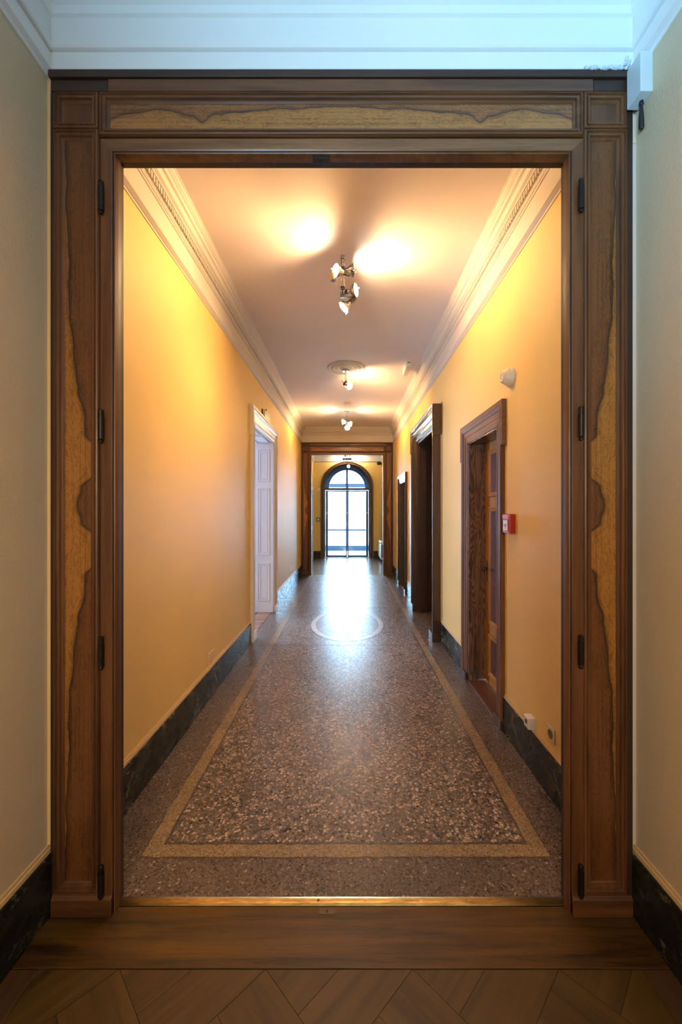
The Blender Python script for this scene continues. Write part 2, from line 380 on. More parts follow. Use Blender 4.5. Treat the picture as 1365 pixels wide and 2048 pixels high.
# sub-floor and ceiling slabs
st(MB().box(-4.4, 4.2, -2.9, 13.75, -0.16, -0.03).build('floor', M['joint'], origin=(0, 5, -0.16)), 'plain subfloor slab under the parquet and terrazzo', 'floor')
ceil = st(MB().box(-4.4, 4.2, -2.9, 13.75, H, H+0.12).build('ceiling', M['ceil'], origin=(0, 5, H)), 'flat white painted corridor ceiling above the plaster cornices', 'ceiling')

def wall_with_holes(xa, xb, y0, y1, holes):
    m = MB(); y = y0
    for (h0, h1, zt) in sorted(holes):
        m.box(xa, xb, y, h0, -0.03, H); m.box(xa, xb, h0, h1, zt, H); y = h1
    m.box(xa, xb, y, y1, -0.03, H); return m
LD = (4.93, 6.22, 2.64)
RA = (2.98, 3.70, 2.19); RB = (4.98, 6.25, 2.62); RC = (7.68, 8.55, 2.16)
wl = st(wall_with_holes(WL-TH, WL, YB, YF, [LD]).build('wall_left', M['wall'], origin=(WL, 5, 0)), 'ochre corridor wall on the left, pierced by the white doorway')
wr = st(wall_with_holes(WR, WR+TH, YB, YF, [RA, RB, RC]).build('wall_right', M['wall'], origin=(WR, 5, 0)), 'ochre corridor wall on the right with three dark doorways')
wnl = st(MB().box(WL-TH, WL, -2.6, YB, -0.03, H).build('wall_near_left', M['wall_n'], origin=(WL, 0, 0)), 'dim yellowish wall left of the big walnut portal')
wnr = st(MB().box(WR, WR+TH, -2.6, YB, -0.03, H).build('wall_near_right', M['wall_n'], origin=(WR, 0, 0)), 'greyish wall right of the big walnut portal')
st(MB().box(WL-TH, WR+TH, -2.75, -2.6, -0.03, H).build('wall_back', M['wall_n'], origin=(0, -2.6, 0)), 'wall of the near room behind the viewer')
# wall strips around the portals
def portal_wall(name, y0, y1, lab):
    m = MB().box(WL, WR, y0, y1, 3.20, H).box(WL, -1.12, y0, y1, 0, 3.2).box(1.07, WR, y0, y1, 0, 3.2)
    return st(m.build(name, M['plaster_n' if y0 < 5 else 'plaster'], origin=(0, y0, 0)), lab)
portal_wall('wall_portal', YN, YB-0.01, 'white wall strip above and beside the near walnut portal')
portal_wall('wall_far_portal', YF, YFB-0.01, 'white wall strip above and beside the far walnut portal')
# vestibule
wvl = st(MB().box(WL-TH, WL, YFB-0.1, YE+0.3, -0.03, H).build('wall_vestibule_left', M['wall'], origin=(WL, 11, 0)), 'pale wall on the left of the entrance vestibule')
wvr = st(MB().box(WR, WR+TH, YFB-0.1, YE+0.3, -0.03, H).build('wall_vestibule_right', M['wall'], origin=(WR, 11, 0)), 'pale wall on the right of the entrance vestibule')
# arched end wall
AX, AZ, AR = -0.042, 2.35, 0.785
def arch_pts(cx, cz, r, z0, n=40):
    return [(cx-r, z0)]+[(cx-r*math.cos(PI*i/n), cz+r*math.sin(PI*i/n)) for i in range(n+1)]+[(cx+r, z0)]
m = MB(); ap = arch_pts(AX, AZ, AR, -0.03)
outer = [(WL-TH, -0.03)]+[(WL-TH if i < 5 else (WR+TH if i > 36 else WL-TH+(WR-WL+2*TH)*(i-5)/31.0), H if 5 <= i <= 36 else (AZ+(H-AZ)*(i/5.0) if i < 5 else AZ+(H-AZ)*((41-i)/5.0))) for i in range(1, 42)]+[(WR+TH, -0.03)]
nA = len(ap); outer = outer[:nA]
for yy in (YE, YE+0.3): m.v += [Vector((x, yy, z)) for x, z in ap]+[Vector((x, yy, z)) for x, z in outer]
for i in range(nA-1):
    m.f.append((i, i+1, nA+i+1, nA+i)); m.f.append((2*nA+i, 3*nA+i, 3*nA+i+1, 2*nA+i+1)); m.f.append((i, 2*nA+i, 2*nA+i+1, i+1))
st(m.build('wall_end', M['wall'], origin=(AX, YE, 0)), 'ochre end wall pierced by the arched glazed entrance')

# side rooms behind doorways
def room(name, x0, x1, y0, y1, mat, lab, skip):
    m = MB(); t = 0.1
    if skip != 'x1': m.box(x1, x1+t, y0, y1, -0.03, H)
    if skip != 'x0': m.box(x0-t, x0, y0, y1, -0.03, H)
    m.box(x0-t, x1+t, y0-t, y0, -0.03, H).box(x0-t, x1+t, y1, y1+t, -0.03, H)
    return st(m.build(name, mat, origin=((x0+x1)/2, y0, 0)), lab)
room('wall_side_room', -4.1, WL-TH-.1, 4.1, 8.3, M['siderm'], 'white walls of the daylit room beyond the white doorway', 'x1')
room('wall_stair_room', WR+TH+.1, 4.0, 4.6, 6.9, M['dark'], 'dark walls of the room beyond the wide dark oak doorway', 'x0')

# ---- corridor floor
fl = st(MB().box(WL-0.015, WR+0.012, 1.618, YF+0.02, -0.03, 0).build('floor', M['terrb'], origin=(0, 5, 0)), 'speckled brown terrazzo corridor floor with mosaic bands', 'floor')
MB().box(WR+0.012, WR+TH+1.5, RB[0]-.0, RB[1]+0, -0.03, 0.0).build('floor_doorway', M['terrb'], fl)
def strip_loop(x0, x1, y0, y1, w, z, jit, n=60):
    """rectangular band ring between rect and rect inset by w, slightly uneven"""
    m = MB()
    def ring(ix):
        pts = []
        a0, a1, b0, b1 = x0+ix, x1-ix, y0+ix, y1-ix
        rnd = random.Random(int(ix*1e4)+jit)
        J = lambda: rnd.uniform(-.0035, .0035)
        for i in range(n): pts.append((a0+(a1-a0)*i/n + (0 if i else 0), b0+J()))
        for i in range(n*2): pts.append((a1+J(), b0+(b1-b0)*i/(n*2)))
        for i in range(n): pts.append((a1-(a1-a0)*i/n, b1+J()))
        for i in range(n*2): pts.append((a0+J(), b1-(b1-b0)*i/(n*2)))
        return pts
    o, i_ = ring(0), ring(w); k = len(o)
    m.add([(x, y, z) for x, y in o]+[(x, y, z) for x, y in i_], [(i, (i+1) % k, k+(i+1) % k, k+i) for i in range(k)])
    return m
BX0, BX1, BY0, BY1 = -0.937, 0.913, 1.806, 9.70
MB().box(BX0+.03, BX1-.03, BY0+.03, BY1-.03, -0.02, 0.0006).build('terrazzo_field', M['terr'], fl)
strip_loop(BX0-.006, BX1+.006, BY0-.006, BY1+.006, .012, 0.0009, 1).build('mosaic_line', M['terrk'], fl)
strip_loop(BX0, BX1, BY0, BY1, .077, 0.0012, 2).build('mosaic_band', M['terrg'], fl)
strip_loop(BX0+.072, BX1-.072, BY0+.066, BY1-.066, .013, 0.0015, 3).build('mosaic_line', M['terrk'], fl)
def ell_ring(cx, cy, a0, b0, a1, b1, z, n=72):
    m = MB(); vs = []
    for (a, b) in ((a0, b0), (a1, b1)): vs += [(cx+a*math.cos(2*PI*i/n), cy+b*math.sin(2*PI*i/n), z) for i in range(n)]
    return m.add(vs, [(i, (i+1) % n, n+(i+1) % n, n+i) for i in range(n)])
MX, MY = -0.015, 5.58
MB().add([(MX+.43*math.cos(2*PI*i/72), MY+.68*math.sin(2*PI*i/72), .0014) for i in range(72)], [tuple(range(72))]).build('mosaic_centre', M['terrm'], fl)
ell_ring(MX, MY, .50, .77, .43, .68, 0.0022).build('mosaic_ring', M['terrw'], fl)
for a, b, c, d in ((.505, .775, .50, .77), (.433, .683, .42, .665), (.30, .47, .288, .455), (.17, .27, .155, .25)):
    ell_ring(MX, MY, a, b, c, d, 0.0026).build('mosaic_line', M['terrk'], fl)
# curling mosaic scrolls inside the ring
sc = MB()
for k in range(8):
    t = 2*PI*k/8; cx, cy = MX+.225*math.cos(t)*1.35, MY+.37*math.sin(t)*1.35
    pts = [(cx+.065*(1-i/26)*math.cos(t+i*.45), cy+.10*(1-i/26)*math.sin(t+i*.45)) for i in range(22)]
    for p, q in zip(pts, pts[1:]):
        d = (Vector(q)-Vector(p)).normalized()*.004; nx, ny = -d.y, d.x
        sc.add([(p[0]+nx, p[1]+ny, .003), (p[0]-nx, p[1]-ny, .003), (q[0]-nx, q[1]-ny, .003), (q[0]+nx, q[1]+ny, .003)], [(0, 1, 2, 3)])
sc.build('mosaic_scroll', M['terrk'], fl)
def crack(x0, x1, y, w=.008):
    m = MB(); n = 50; pts = [(x0+(x1-x0)*i/n, y+random.uniform(-.006, .006)) for i in range(n+1)]
    vs = [(a, b-w/2*random.uniform(.3, 1.2), .0032) for a, b in pts]+[(a, b+w/2, .0032) for a, b in pts]
    return m.add(vs, [(i, i+1, n+2+i, n+1+i) for i in range(n)])
for yy in (4.66, 6.47): crack(WL+.03, WR-.03, yy).build('floor_joint', M['joint'], fl)

# ---- near room floor: diagonal parquet boards, border boards
fn = st(MB().box(WL, WR, -2.6, 1.58, -0.03, -0.006).build('floor', M['joint'], origin=(0, 0, 0)), 'oak parquet floor of the near room with diagonal boards', 'floor')
MB().box(WL, WR, 1.366, 1.58, -0.02, 0.0).build('threshold_board', M['board_x'], fn, bev=.0012)
MB().box(WL, -1.056, -2.5, 1.362, -0.02, 0.0).build('border_board', M['board_y'], fn, bev=.0012)
MB().box(1.003, WR, -2.5, 1.362, -0.02, 0.0).build('border_board', M['board_y'], fn, bev=.0012)
def clip(poly, a, b, c):      # keep a*x+b*y<=c
    out = []
    for i, p in enumerate(poly):
        q = poly[(i+1) % len(poly)]; dp = a*p[0]+b*p[1]-c; dq = a*q[0]+b*q[1]-c
        if dp <= 0: out.append(p)
        if (dp < 0 < dq) or (dq < 0 < dp):
            t = dp/(dp-dq); out.append((p[0]+(q[0]-p[0])*t, p[1]+(q[1]-p[1])*t))
    return out
sq = .5/math.sqrt(2); r2 = math.sqrt(.5); ox, oy = -0.281, 1.364
for i in range(-9, 10):
    for j in range(-9, 10):
        for k in range(2):
            g = .0007; w = sq/2
            if (i+j) % 2 == 0: q = [(i*sq+g, j*sq+k*w+g), ((i+1)*sq-g, j*sq+k*w+g), ((i+1)*sq-g, j*sq+(k+1)*w-g), (i*sq+g, j*sq+(k+1)*w-g)]; ang = PI/4
            else: q = [(i*sq+k*w+g, j*sq+g), (i*sq+(k+1)*w-g, j*sq+g), (i*sq+(k+1)*w-g, (j+1)*sq-g), (i*sq+k*w+g, (j+1)*sq-g)]; ang = 3*PI/4
            P = [(ox+(u-v)*r2, oy-(u+v)*r2) for u, v in q]
            for c in ((0, 1, 1.362), (-1, 0, 1.0535), (1, 0, 1.0005), (0, -1, 0.3)): P = clip(P, *c)
            if len(P) < 3: continue
            ar = abs(sum(P[t][0]*P[(t+1) % len(P)][1]-P[(t+1) % len(P)][0]*P[t][1] for t in range(len(P))))/2
            if ar < 2e-4: continue
            if abs(P[0][0]) > 3: continue
            cx = sum(p[0] for p in P)/len(P); cy = sum(p[1] for p in P)/len(P)
            R = Matrix.Rotation(-(-ang if ang < 2 else -ang), 2)
            # local frame with x along the grain so the wood figure follows the board
            ca, sa = math.cos(-ang), math.sin(-ang)
            if ang < 2: gdir = -PI/4
            else: gdir = PI/4
            if (i+j) % 2 == 0: gdir = -PI/4
            else: gdir = -3*PI/4
            cg, sg = math.cos(-gdir), math.sin(-gdir)
            loc = [((px-cx)*cg-(py-cy)*sg, (px-cx)*sg+(py-cy)*cg) for px, py in P]
            o = MB().poly(loc, -0.02, random.uniform(-.0006, .0002)).build('parquet_board', M['board'], fn, origin=(0, 0, 0))
            o.location = (cx, cy, 0); o.rotation_euler = (0, 0, gdir)
MB().box(-1.05, 1.0, -2.5, -.302, -.02, 0).build('parquet_field', M['board'], fn)

# ---- side room herringbone floor
hb = MB(); bw, bl_ = .06, .30
def rect_rot(cx, cy, l, w, a, z): 
    c, s = math.cos(a), math.sin(a); return [(cx+u*c-v*s, cy+u*s+v*c) for u, v in ((-l/2, -w/2), (l/2, -w/2), (l/2, w/2), (-l/2, w/2))]
for i in range(-2, 26):
    for j in range(0, 7):
        for k, a in ((0, PI/4), (1, -PI/4)):
            cx = -1.30-j*bl_*math.sqrt(2) - (0 if k == 0 else bl_/math.sqrt(2)); cy = 4.6+i*bw*math.sqrt(2)
            P = rect_rot(cx+(0.0 if k == 0 else 0), cy, bl_-.003, bw-.003, a, 0)
            for c in ((1, 0, WL-.016), (-1, 0, 3.0), (0, 1, 6.9), (0, -1, -4.2)): P = clip(P, *c)
            P = [p for p in P]
            if len(P) > 2: hb.poly(P, -.02, 0)
hf = st(MB().box(-4.1, WL-.016, 4.1, 8.3, -.03, -.004).build('floor', M['joint'], origin=(-2.5, 5, 0)), 'herringbone parquet floor in the room beyond the white doorway', 'floor')
ho = hb.build('herringbone_boards', M['herr'], hf); ho['kind'] = 'stuff'
# ---- vestibule floor
vf = st(MB().box(WL, WR, YF+.02, 13.75, -.03, -.004).build('floor', M['joint'], origin=(0, 11.5, 0)), 'glossy brown plank floor of the entrance vestibule', 'floor')
y = YF+.024; k = 0
while y < 13.7:
    MB().box(WL, WR, y, min(y+.42, 13.74), -.02, 0).build('floor_plank', M['vest'], vf, bev=.001); y += .424
# ------------------------------------------------------------------ cornices
def cornice(name, x0, x1, y0, y1, prof, lab, dz=0, dent=None, sides='all', mat='plaster'):
    pr = [(p, z+dz) for p, z in prof]+[(-.01, H+.01), (-.01, prof[0][1]+dz)]
    m = MB().sweep([(x0, y0), (x1, y0), (x1, y1), (x0, y1)], pr, pPlan, closed=True)
    o = m.build(name, M[mat], origin=((x0+x1)/2, (y0+y1)/2, H)); st(o, lab, 'cornice')
    if dent:
        p0, p1, z0, z1, pitch = dent; d = MB(); z0 += dz; z1 += dz
        nY = int((y1-y0-2*p1)/pitch); nX = int((x1-x0-2*p1)/pitch)
        for i in range(nY):
            yy = y0+p1+pitch*(i+.25)
            d.box(x0+p0, x0+p1, yy, yy+pitch*.58, z0, z1); d.box(x1-p1, x1-p0, yy, yy+pitch*.58, z0, z1)
        for i in range(nX):
            xx = x0+p1+pitch*(i+.25)
            d.box(xx, xx+pitch*.58, y0+p0, y0+p1, z0, z1); d.box(xx, xx+pitch*.58, y1-p1, y1-p0, z0, z1)
        q = d.build('dentils', M[mat], o); q['kind'] = 'stuff'
    return o
PC = [(0, 3.236), (.006, 3.236), (.008, 3.246), (.014, 3.249), (.032, 3.262), (.034, 3.275), (.018, 3.281), (.018, 3.422), (.014, 3.424), (.014, 3.427), (.022, 3.429), (.024, 3.438), (.019, 3.440), (.028, 3.443), (.028, 3.450),
      (.034, 3.456), (.034, 3.502), (.052, 3.505), (.054, 3.514), (.070, 3.524), (.080, 3.545), (.080, 3.552), (.094, 3.558), (.098, 3.578), (.108, 3.584), (.108, 3.592),
      (.116, 3.598), (.120, 3.610), (.128, 3.614), (.128, H)]
PN = [(0, 3.238), (.006, 3.238), (.010, 3.250), (.024, 3.262), (.024, 3.274), (.010, 3.279), (.010, 3.340), (.004, 3.342), (.004, 3.345), (.020, 3.347), (.026, 3.352), (.026, 3.362), (.020, 3.366), (.020, 3.460),
      (.032, 3.464), (.034, 3.472), (.036, 3.490), (.056, 3.500), (.064, 3.508), (.066, 3.545), (.085, 3.550), (.110, 3.575), (.125, 3.600), (.14, 3.606), (.14, H)]
cor = cornice('trim_1', WL, WR, YB, YF, PC, 'white plaster cornice with small dentils running round the corridor ceiling', dent=(.030, .049, 3.462, 3.500, .030))
ncor = cornice('trim_2', WL, WR, -2.6, YN, PN, 'bluish white plaster cornice above the near portal', mat='plaster_n', dent=(.062, .080, 3.516, 3.543, .030))
cornice('trim_3', WL, WR, YFB, YE, PC, 'white plaster cornice round the entrance vestibule', dz=-.028)

# ------------------------------------------------------------------ baseboards
def base(name, side, segs, lab):
    root = empty(name, ((WL if side < 0 else WR), segs[0][0], 0)); st(root, lab, 'baseboard')
    for a, b in segs:
        f = pL if side < 0 else pR
        def bx(h, z0, z1, mat, nm, top=None):
            m = MB(); pr = [(0, 0)]
            x0, x1 = (WL, WL+h) if side < 0 else (WR-h, WR)
            return m.box(x0, x1, a, b, z0, z1).build(nm, mat, root, bev=.002 if h > .012 else 0)
        L_ = b-a; n = max(1, int(round(L_/1.6)))
        for i in range(n):
            x0, x1 = (WL, WL+.018) if side < 0 else (WR-.018, WR)
            MB().box(x0, x1, a+L_*i/n+.001, a+L_*(i+1)/n-.001, 0, .237).build('marble_slab', M['marble'], root, bev=.0015)
        x0, x1 = (WL, WL+.009) if side < 0 else (WR-.009, WR)
        x2, x3 = (WL, WL+.005) if side < 0 else (WR-.005, WR)
        MB().box(x0, x1, a, b, .237, .254).box(x2, x3, a, b, .254, .268).build('cap_moulding', M['wallcap'], root)
base('baseboard_left', -1, [(YB, 4.73), (6.42, YF-.02)], 'black marble baseboard along the left corridor wall')
base('baseboard_right', 1, [(YB, 2.84), (3.85, 4.77), (6.46, 7.55), (8.68, YF-.02)], 'black marble baseboard along the right corridor wall')
base('baseboard_near_left', -1, [(-2.5, YN)], 'dark veined marble baseboard left of the near portal')
base('baseboard_near_right', 1, [(-2.5, YN)], 'dark veined marble baseboard right of the near portal')
base('baseboard_vestibule_left', -1, [(YFB, 12.2), (13.0, YE)], 'black marble baseboard on the left vestibule wall')
base('baseboard_vestibule_right', 1, [(YFB, YE)], 'black marble baseboard on the right vestibule wall')
be = empty('baseboard_end', (0, YE, 0)); st(be, 'black marble baseboard either side of the arched entrance', 'baseboard')
MB().box(WL+.02, AX-.89, YE-.018, YE, 0, .237).build('marble_slab', M['marble'], be); MB().box(AX+.89, WR-.02, YE-.018, YE, 0, .237).build('marble_slab', M['marble'], be)

# ------------------------------------------------------------------ walnut portals
def portal(y0, name, lab, hinges=True):
    """y0 = plane of the frame's core front; mouldings stand proud towards the camera"""
    F = pXZ(y0)
    root = empty(name, (0, y0, 0)); st(root, lab, 'door frame')
    xo0, xo1 = -1.153, 1.100; xi0, xi1 = -.914, .866; zt, zi = 3.258, 2.957
    w = root
    dep = YB-.01-YN
    core = MB().box(xo0, xi0-.002, y0, y0+dep, 0, zt).box(xi1+.002, xo1, y0, y0+dep, 0, zt).box(xi0-.002, xi1+.002, y0, y0+dep, zi+.002, zt)
    core.build('frame_core', M['wal_darkz'], w)
    prof = [(0, 0), (0, .010), (.003, .019), (.008, .021), (.011, .014), (.015, .013), (.018, .018), (.024, .018), (.027, .010), (.032, .009), (.036, .005), (.038, .001), (.038, 0)]
    def panel(x0, x1, z0, z1, mat, nm='veneer_panel', c=None):
        MB().sweep([(x0, z0), (x1, z0), (x1, z1), (x0, z1)], prof, F, closed=True).build('panel_moulding', M['wal_x'] if (x1-x0) > (z1-z0)*1.4 else M['wal_z'], w)
        o = ((x0+x1)/2, y0, (z0+z1)/2) if c is None else c
        MB().box(x0+.03, x1-.03, y0-.004, y0+.002, z0+.03, z1-.03).build(nm, mat, w, origin=o)
    zc = 1.585
    panel(-1.139, -.964, .088, 3.035, M['ven_l'], c=((-1.139-.964)/2, y0, zc))
    panel(.909, 1.078, .088, 3.035, M['ven_r'], c=((.909+1.078)/2, y0, zc))
    panel(-1.139, -.964, 3.037, 3.180, M['wal_z'], 'corner_panel'); panel(.909, 1.078, 3.037, 3.180, M['wal_z'], 'corner_panel')
    panel(-.962, .907, 3.012, 3.180, M['ven_h'], 'head_panel')
    # outer dark edges
    MB().box(xo0, -1.139, y0-.012, y0, 0, 3.18).build('outer_edge', M['wal_darkz'], w); MB().box(1.078, xo1, y0-.014, y0, 0, 3.18).build('outer_edge', M['wal_darkz'], w)
    # top cap and fascia
    MB().box(xo0, xo1, y0-.026, y0, 3.229, zt).build('top_cap', M['wal_dark'], w, bev=.003)
    MB().box(xo0+.005, -.93, y0-.017, y0, 3.182, 3.225).build('fascia_block', M['wal_dark'], w, bev=.002)
    MB().box(-.927, .945, y0-.020, y0, 3.180, 3.226).build('fascia_board', M['wal_x'], w, bev=.002)
    MB().box(.948, xo1-.005, y0-.017, y0, 3.182, 3.225).build('fascia_block', M['wal_dark'], w, bev=.002)
    # inner architrave board, mitred at the top; stop bead inside it
    for pth, nm, mt in (([(xi0, 0), (xi0, zi)], 'hinge_stile', 'wal_z'), ([(xi0, zi), (xi1, zi)], 'head_stile', 'wal_gold'), ([(xi1, zi), (xi1, 0)], 'hinge_stile', 'wal_z')):
        m = MB(); W_ = .048; pr = [(0, 0), (0, .010), (.004, .013), (W_-.004, .013), (W_, .010), (W_, 0)]
        R = sweep_ring([(xi0, 0), (xi0, zi), (xi1, zi), (xi1, 0)], pr, False)
        idx = {('hinge_stile', xi0): (0, 1), ('head_stile', xi0): (1, 2), ('hinge_stile', xi1): (2, 3)}[(nm, pth[0][0])]
        a, b = idx; vs = [F(*q) for q in R[a]]+[F(*q) for q in R[b]]; k = len(pr)
        m.add(vs, [(i, (i+1) % k, k+(i+1) % k, k+i) for i in range(k)]+[tuple(range(k)), tuple(range(k, 2*k))])
        m.build(nm, M[mt], w)
    ins = [(0, .004), (-.004, .008), (-.008, .006), (-.010, -.012), (-.0105, -.030), (-.004, -.030), (.004, -.028), (.004, .002)]
    MB().sweep([(xi0, 0), (xi0, zi), (xi1, zi), (xi1, 0)], ins, F).build('stop_bead', M['wal_z'], w)
    # plinths with bevelled top
    for x0, x1 in ((xo0+.008, xi0), (xi1, xo1-.004)):
        m = MB().sweep([(x0, .0), (x1, .0)], [(0, 0), (0, .024), (.066, .024), (.074, .014), (.088, .012), (.088, 0)], F)
        m.build('plinth', M['wal_x'], w, bev=.0015)
    if hinges:
        for x, zs in ((-.951, (2.769, 1.890, 1.017, .137)), (.895, (2.775, 1.900, 1.022, .140))):
            for z in zs:
                m = MB(); yc = y0-.024
                m.tube((x, yc, z-.050), (x, yc, z+.036), .0105, seg=14).tube((x, yc, z+.037), (x, yc, z+.060), .0085, seg=14)
                m.lathe((x, yc, z-.050), (0, 0, -1), [(.0105, 0), (.011, .003), (.006, .006), (.0075, .010), (.0065, .015), (0, .018)], 14)
                m.lathe((x, yc, z+.060), (0, 0, 1), [(.0085, 0), (.006, .003), (0, .005)], 14)
                m.box(x-.006, x+.006, y0-.018, y0-.008, z-.05, z+.036)
                m.build('hinge_barrel', M['iron'], w, smooth=True)
        m = MB().box(-.140, -.074, y0+.000, y0+.028, zi-.016, zi-.007).box(-.115, -.099, y0+.0, y0+.022, zi-.022, zi-.016)
        m.tube((-.107, y0+.012, zi-.038), (-.107, y0+.012, zi-.016), .005); m.build('latch_keeper', M['iron'], w, bev=.001)
    return root
pn = portal(YN, 'door_1', 'large panelled walnut portal frame with figured veneer framing the corridor')
pf = portal(YF+.0, 'door_2', 'walnut portal frame at the far end of the corridor', hinges=False)

# brass threshold
br = empty('brass_threshold', (-.03, 1.60, 0), 'worn brass threshold strip between wooden sill and terrazzo', 'threshold')
pr = [(0, 0), (0, .0015), (.004, .0045), (.012, .0062), (.024, .0062), (.032, .0045), (.037, .0018), (.037, 0)]
MB().sweep([(-.926, 1.581), (.878, 1.581)], pr, pPlan).build('strip', M['brass'], br, smooth=True)
for u in (341, 440, 538, 637, 731, 835, 932, 1032):
    x = (u-697)*1.6/800
    MB().lathe((x, 1.599, .0058), (0, 0, 1), [(.0052, 0), (.0050, .0012), (.0028, .0014), (.0024, .0004), (0, .0004)], 14).build('screw', M['iron'] if u == 637 else M['brass'], br, smooth=True)
fb = empty('floor_bolt_plate', (-.083, 1.560, 0), 'small steel bolt plate with a hole, let into the wooden sill', 'plate')
MB().box(-.114, -.052, 1.549, 1.571, -.003, .0016).build('plate', plain('tarnished_steel', (.15, .12, .07), .5, .6), fb, bev=.0006)
MB().lathe((-.083, 1.560, .0013), (0, 0, 1), [(.006, 0), (.006, .0008), (0, .0008)], 16).build('bolt_hole', M['black'], fb)

# ------------------------------------------------------------------ corridor doors
def casing(root, mp, y0, y1, zt, w, prot, mat_z, mat_y, ear_z, ear=.03, plinth=.07, pm=None, steps=None, lip=.03):
    steps = steps or [(0, .0), (0, .30), (.10, .42), (.16, .36), (.40, .36), (.44, .50), (.72, .55), (.76, .74), (.84, .90), (.93, 1.0), (1.0, .96), (1.0, 0)]
    pr = [(o*w, h*prot) for o, h in steps]
    path = [(y0, 0), (y0, zt), (y1, zt), (y1, 0)]
    R = sweep_ring(path, pr, False); k = len(pr)
    for a, b, nm, mt in ((0, 1, 'jamb_casing', mat_z), (1, 2, 'head_casing', mat_y), (2, 3, 'jamb_casing', mat_z)):
        m = MB(); m.add([mp(*q) for q in R[a]]+[mp(*q) for q in R[b]], [(i, (i+1) % k, k+(i+1) % k, k+i) for i in range(k)]+[tuple(range(k)), tuple(range(k, 2*k))])
        m.build(nm, mt, root)
    # crossette ears: the outer moulding steps outwards near the head
    if ear:
        ep = [(w-.004, 0), (w-.004, prot*.90), (w+ear*.35, prot*1.02), (w+ear*.8, prot*1.05), (w+ear, prot*1.0), (w+ear, 0)]
        MB().sweep([(y0, ear_z), (y0, zt), (y1, zt), (y1, ear_z)], ep, mp).build('crossette', mat_y, root)
    if plinth:
        for s0, s1 in ((y0-w-.004, y0+.003), (y1-.003, y1+w+.004)):
            m = MB(); a = mp(s0, 0, prot*1.04); b = mp(s1, plinth, 0)
            m.box(min(a[0], b[0]), max(a[0], b[0]), min(a[1], b[1]), max(a[1], b[1]), 0, plinth).build('plinth_block', pm or mat_z, root, bev=.002)
def leaf(root, side, xface, y0, y1, z1, mats, panels, thick=.04, name='door_leaf'):
    """door leaf whose visible face lies at x = xface; panels = [(z0,z1)]"""
    if side > 0: F = lambda a, b, h: (xface-h, a, b)
    else: F = lambda a, b, h: (xface+h, a, b)
    x0, x1 = (xface, xface+thick) if side > 0 else (xface-thick, xface)
    lf = MB().box(x0, x1, y0, y1, .02, z1).build(name, mats[0], root)
    st_ = .105
    for z0, zz in panels:
        a0, a1 = y0+st_, y1-st_
        MB().sweep([(a0, z0), (a1, z0), (a1, zz), (a0, zz)], [(0, -.002), (0, .008), (.006, .016), (.014, .016), (.018, .009), (.028, .008), (.034, .003), (.04, .0005), (.04, -.002)], F, closed=True).build('panel_moulding', mats[0], lf)
        p = F(a0+.038, z0, .0015); q = F(a1-.038, zz, -.003)
        MB().box(min(p[0], q[0]), max(p[0], q[0]), a0+.038, a1-.038, z0+.038, zz-.038).build('door_panel', mats[1], lf, origin=((p[0]+q[0])/2, (a0+a1)/2, (z0+zz)/2))
    return lf
# A: closed honey-oak door
dA = empty('door_3', (WR, 3.33, 0)); st(dA, 'closed panelled oak door with eared casing beside the red fire alarm', 'door')
casing(dA, pR, RA[0], RA[1], RA[2], .135, .034, M['oak_z'], M['oak_y'], 2.03, ear=.03, pm=M['dkoak_z'])
MB().box(WR-.006, 1.262, RA[1]-.020, RA[1], 0, RA[2]).build('reveal_lining', M['oak_fig'], dA)
MB().box(WR-.006, 1.262, RA[0], RA[0]+.012, 0, RA[2]).build('reveal_lining', M['oak_z'], dA)
MB().box(WR-.006, 1.262, RA[0], RA[1], RA[2]-.015, RA[2]).build('reveal_head', M['dkoak_y'], dA)
MB().box(WR-.012, 1.30, RA[0], RA[1], -.02, .008).build('door_sill', M['sill'], dA, bev=.002)
lA = leaf(dA, 1, 1.262, RA[0]+.012, RA[1]-.02, RA[2]-.015, (M['honey'], M['burl']), [(1.69, 2.10), (.56, 1.60), (.10, .47)])
MB().tube((1.262, 3.60, 1.05), (1.215, 3.60, 1.05), .008).tube((1.215, 3.605, 1.05), (1.215, 3.50, 1.05), .008).box(1.255, 1.263, 3.58, 3.62, .93, 1.12).build('door_handle', M['iron'], lA)
# C: far small door
dC = empty('door_5', (WR, 8.1, 0)); st(dC, 'narrow dark wooden doorway at the far right end of the corridor', 'door')
casing(dC, pR, RC[0], RC[1], RC[2], .125, .045, M['dkoak_z'], M['dkoak_y'], 2.0, ear=.025)
MB().box(WR-.006, 1.30, RC[1]-.02, RC[1], 0, RC[2]).build('reveal_lining', M['dkoak_z'], dC)
MB().box(WR-.006, 1.30, RC[0], RC[1], RC[2]-.015, RC[2]).build('reveal_head', M['dkoak_y'], dC)
MB().box(WR-.006, 1.34, RC[0], RC[1], -.02, .006).build('door_sill', M['sill'], dC)
leaf(dC, 1, 1.30, RC[0], RC[1]-.02, RC[2]-.015, (M['dkoak_z'], M['dkoak_z']), [(1.69, 2.06), (.56, 1.60), (.10, .47)])
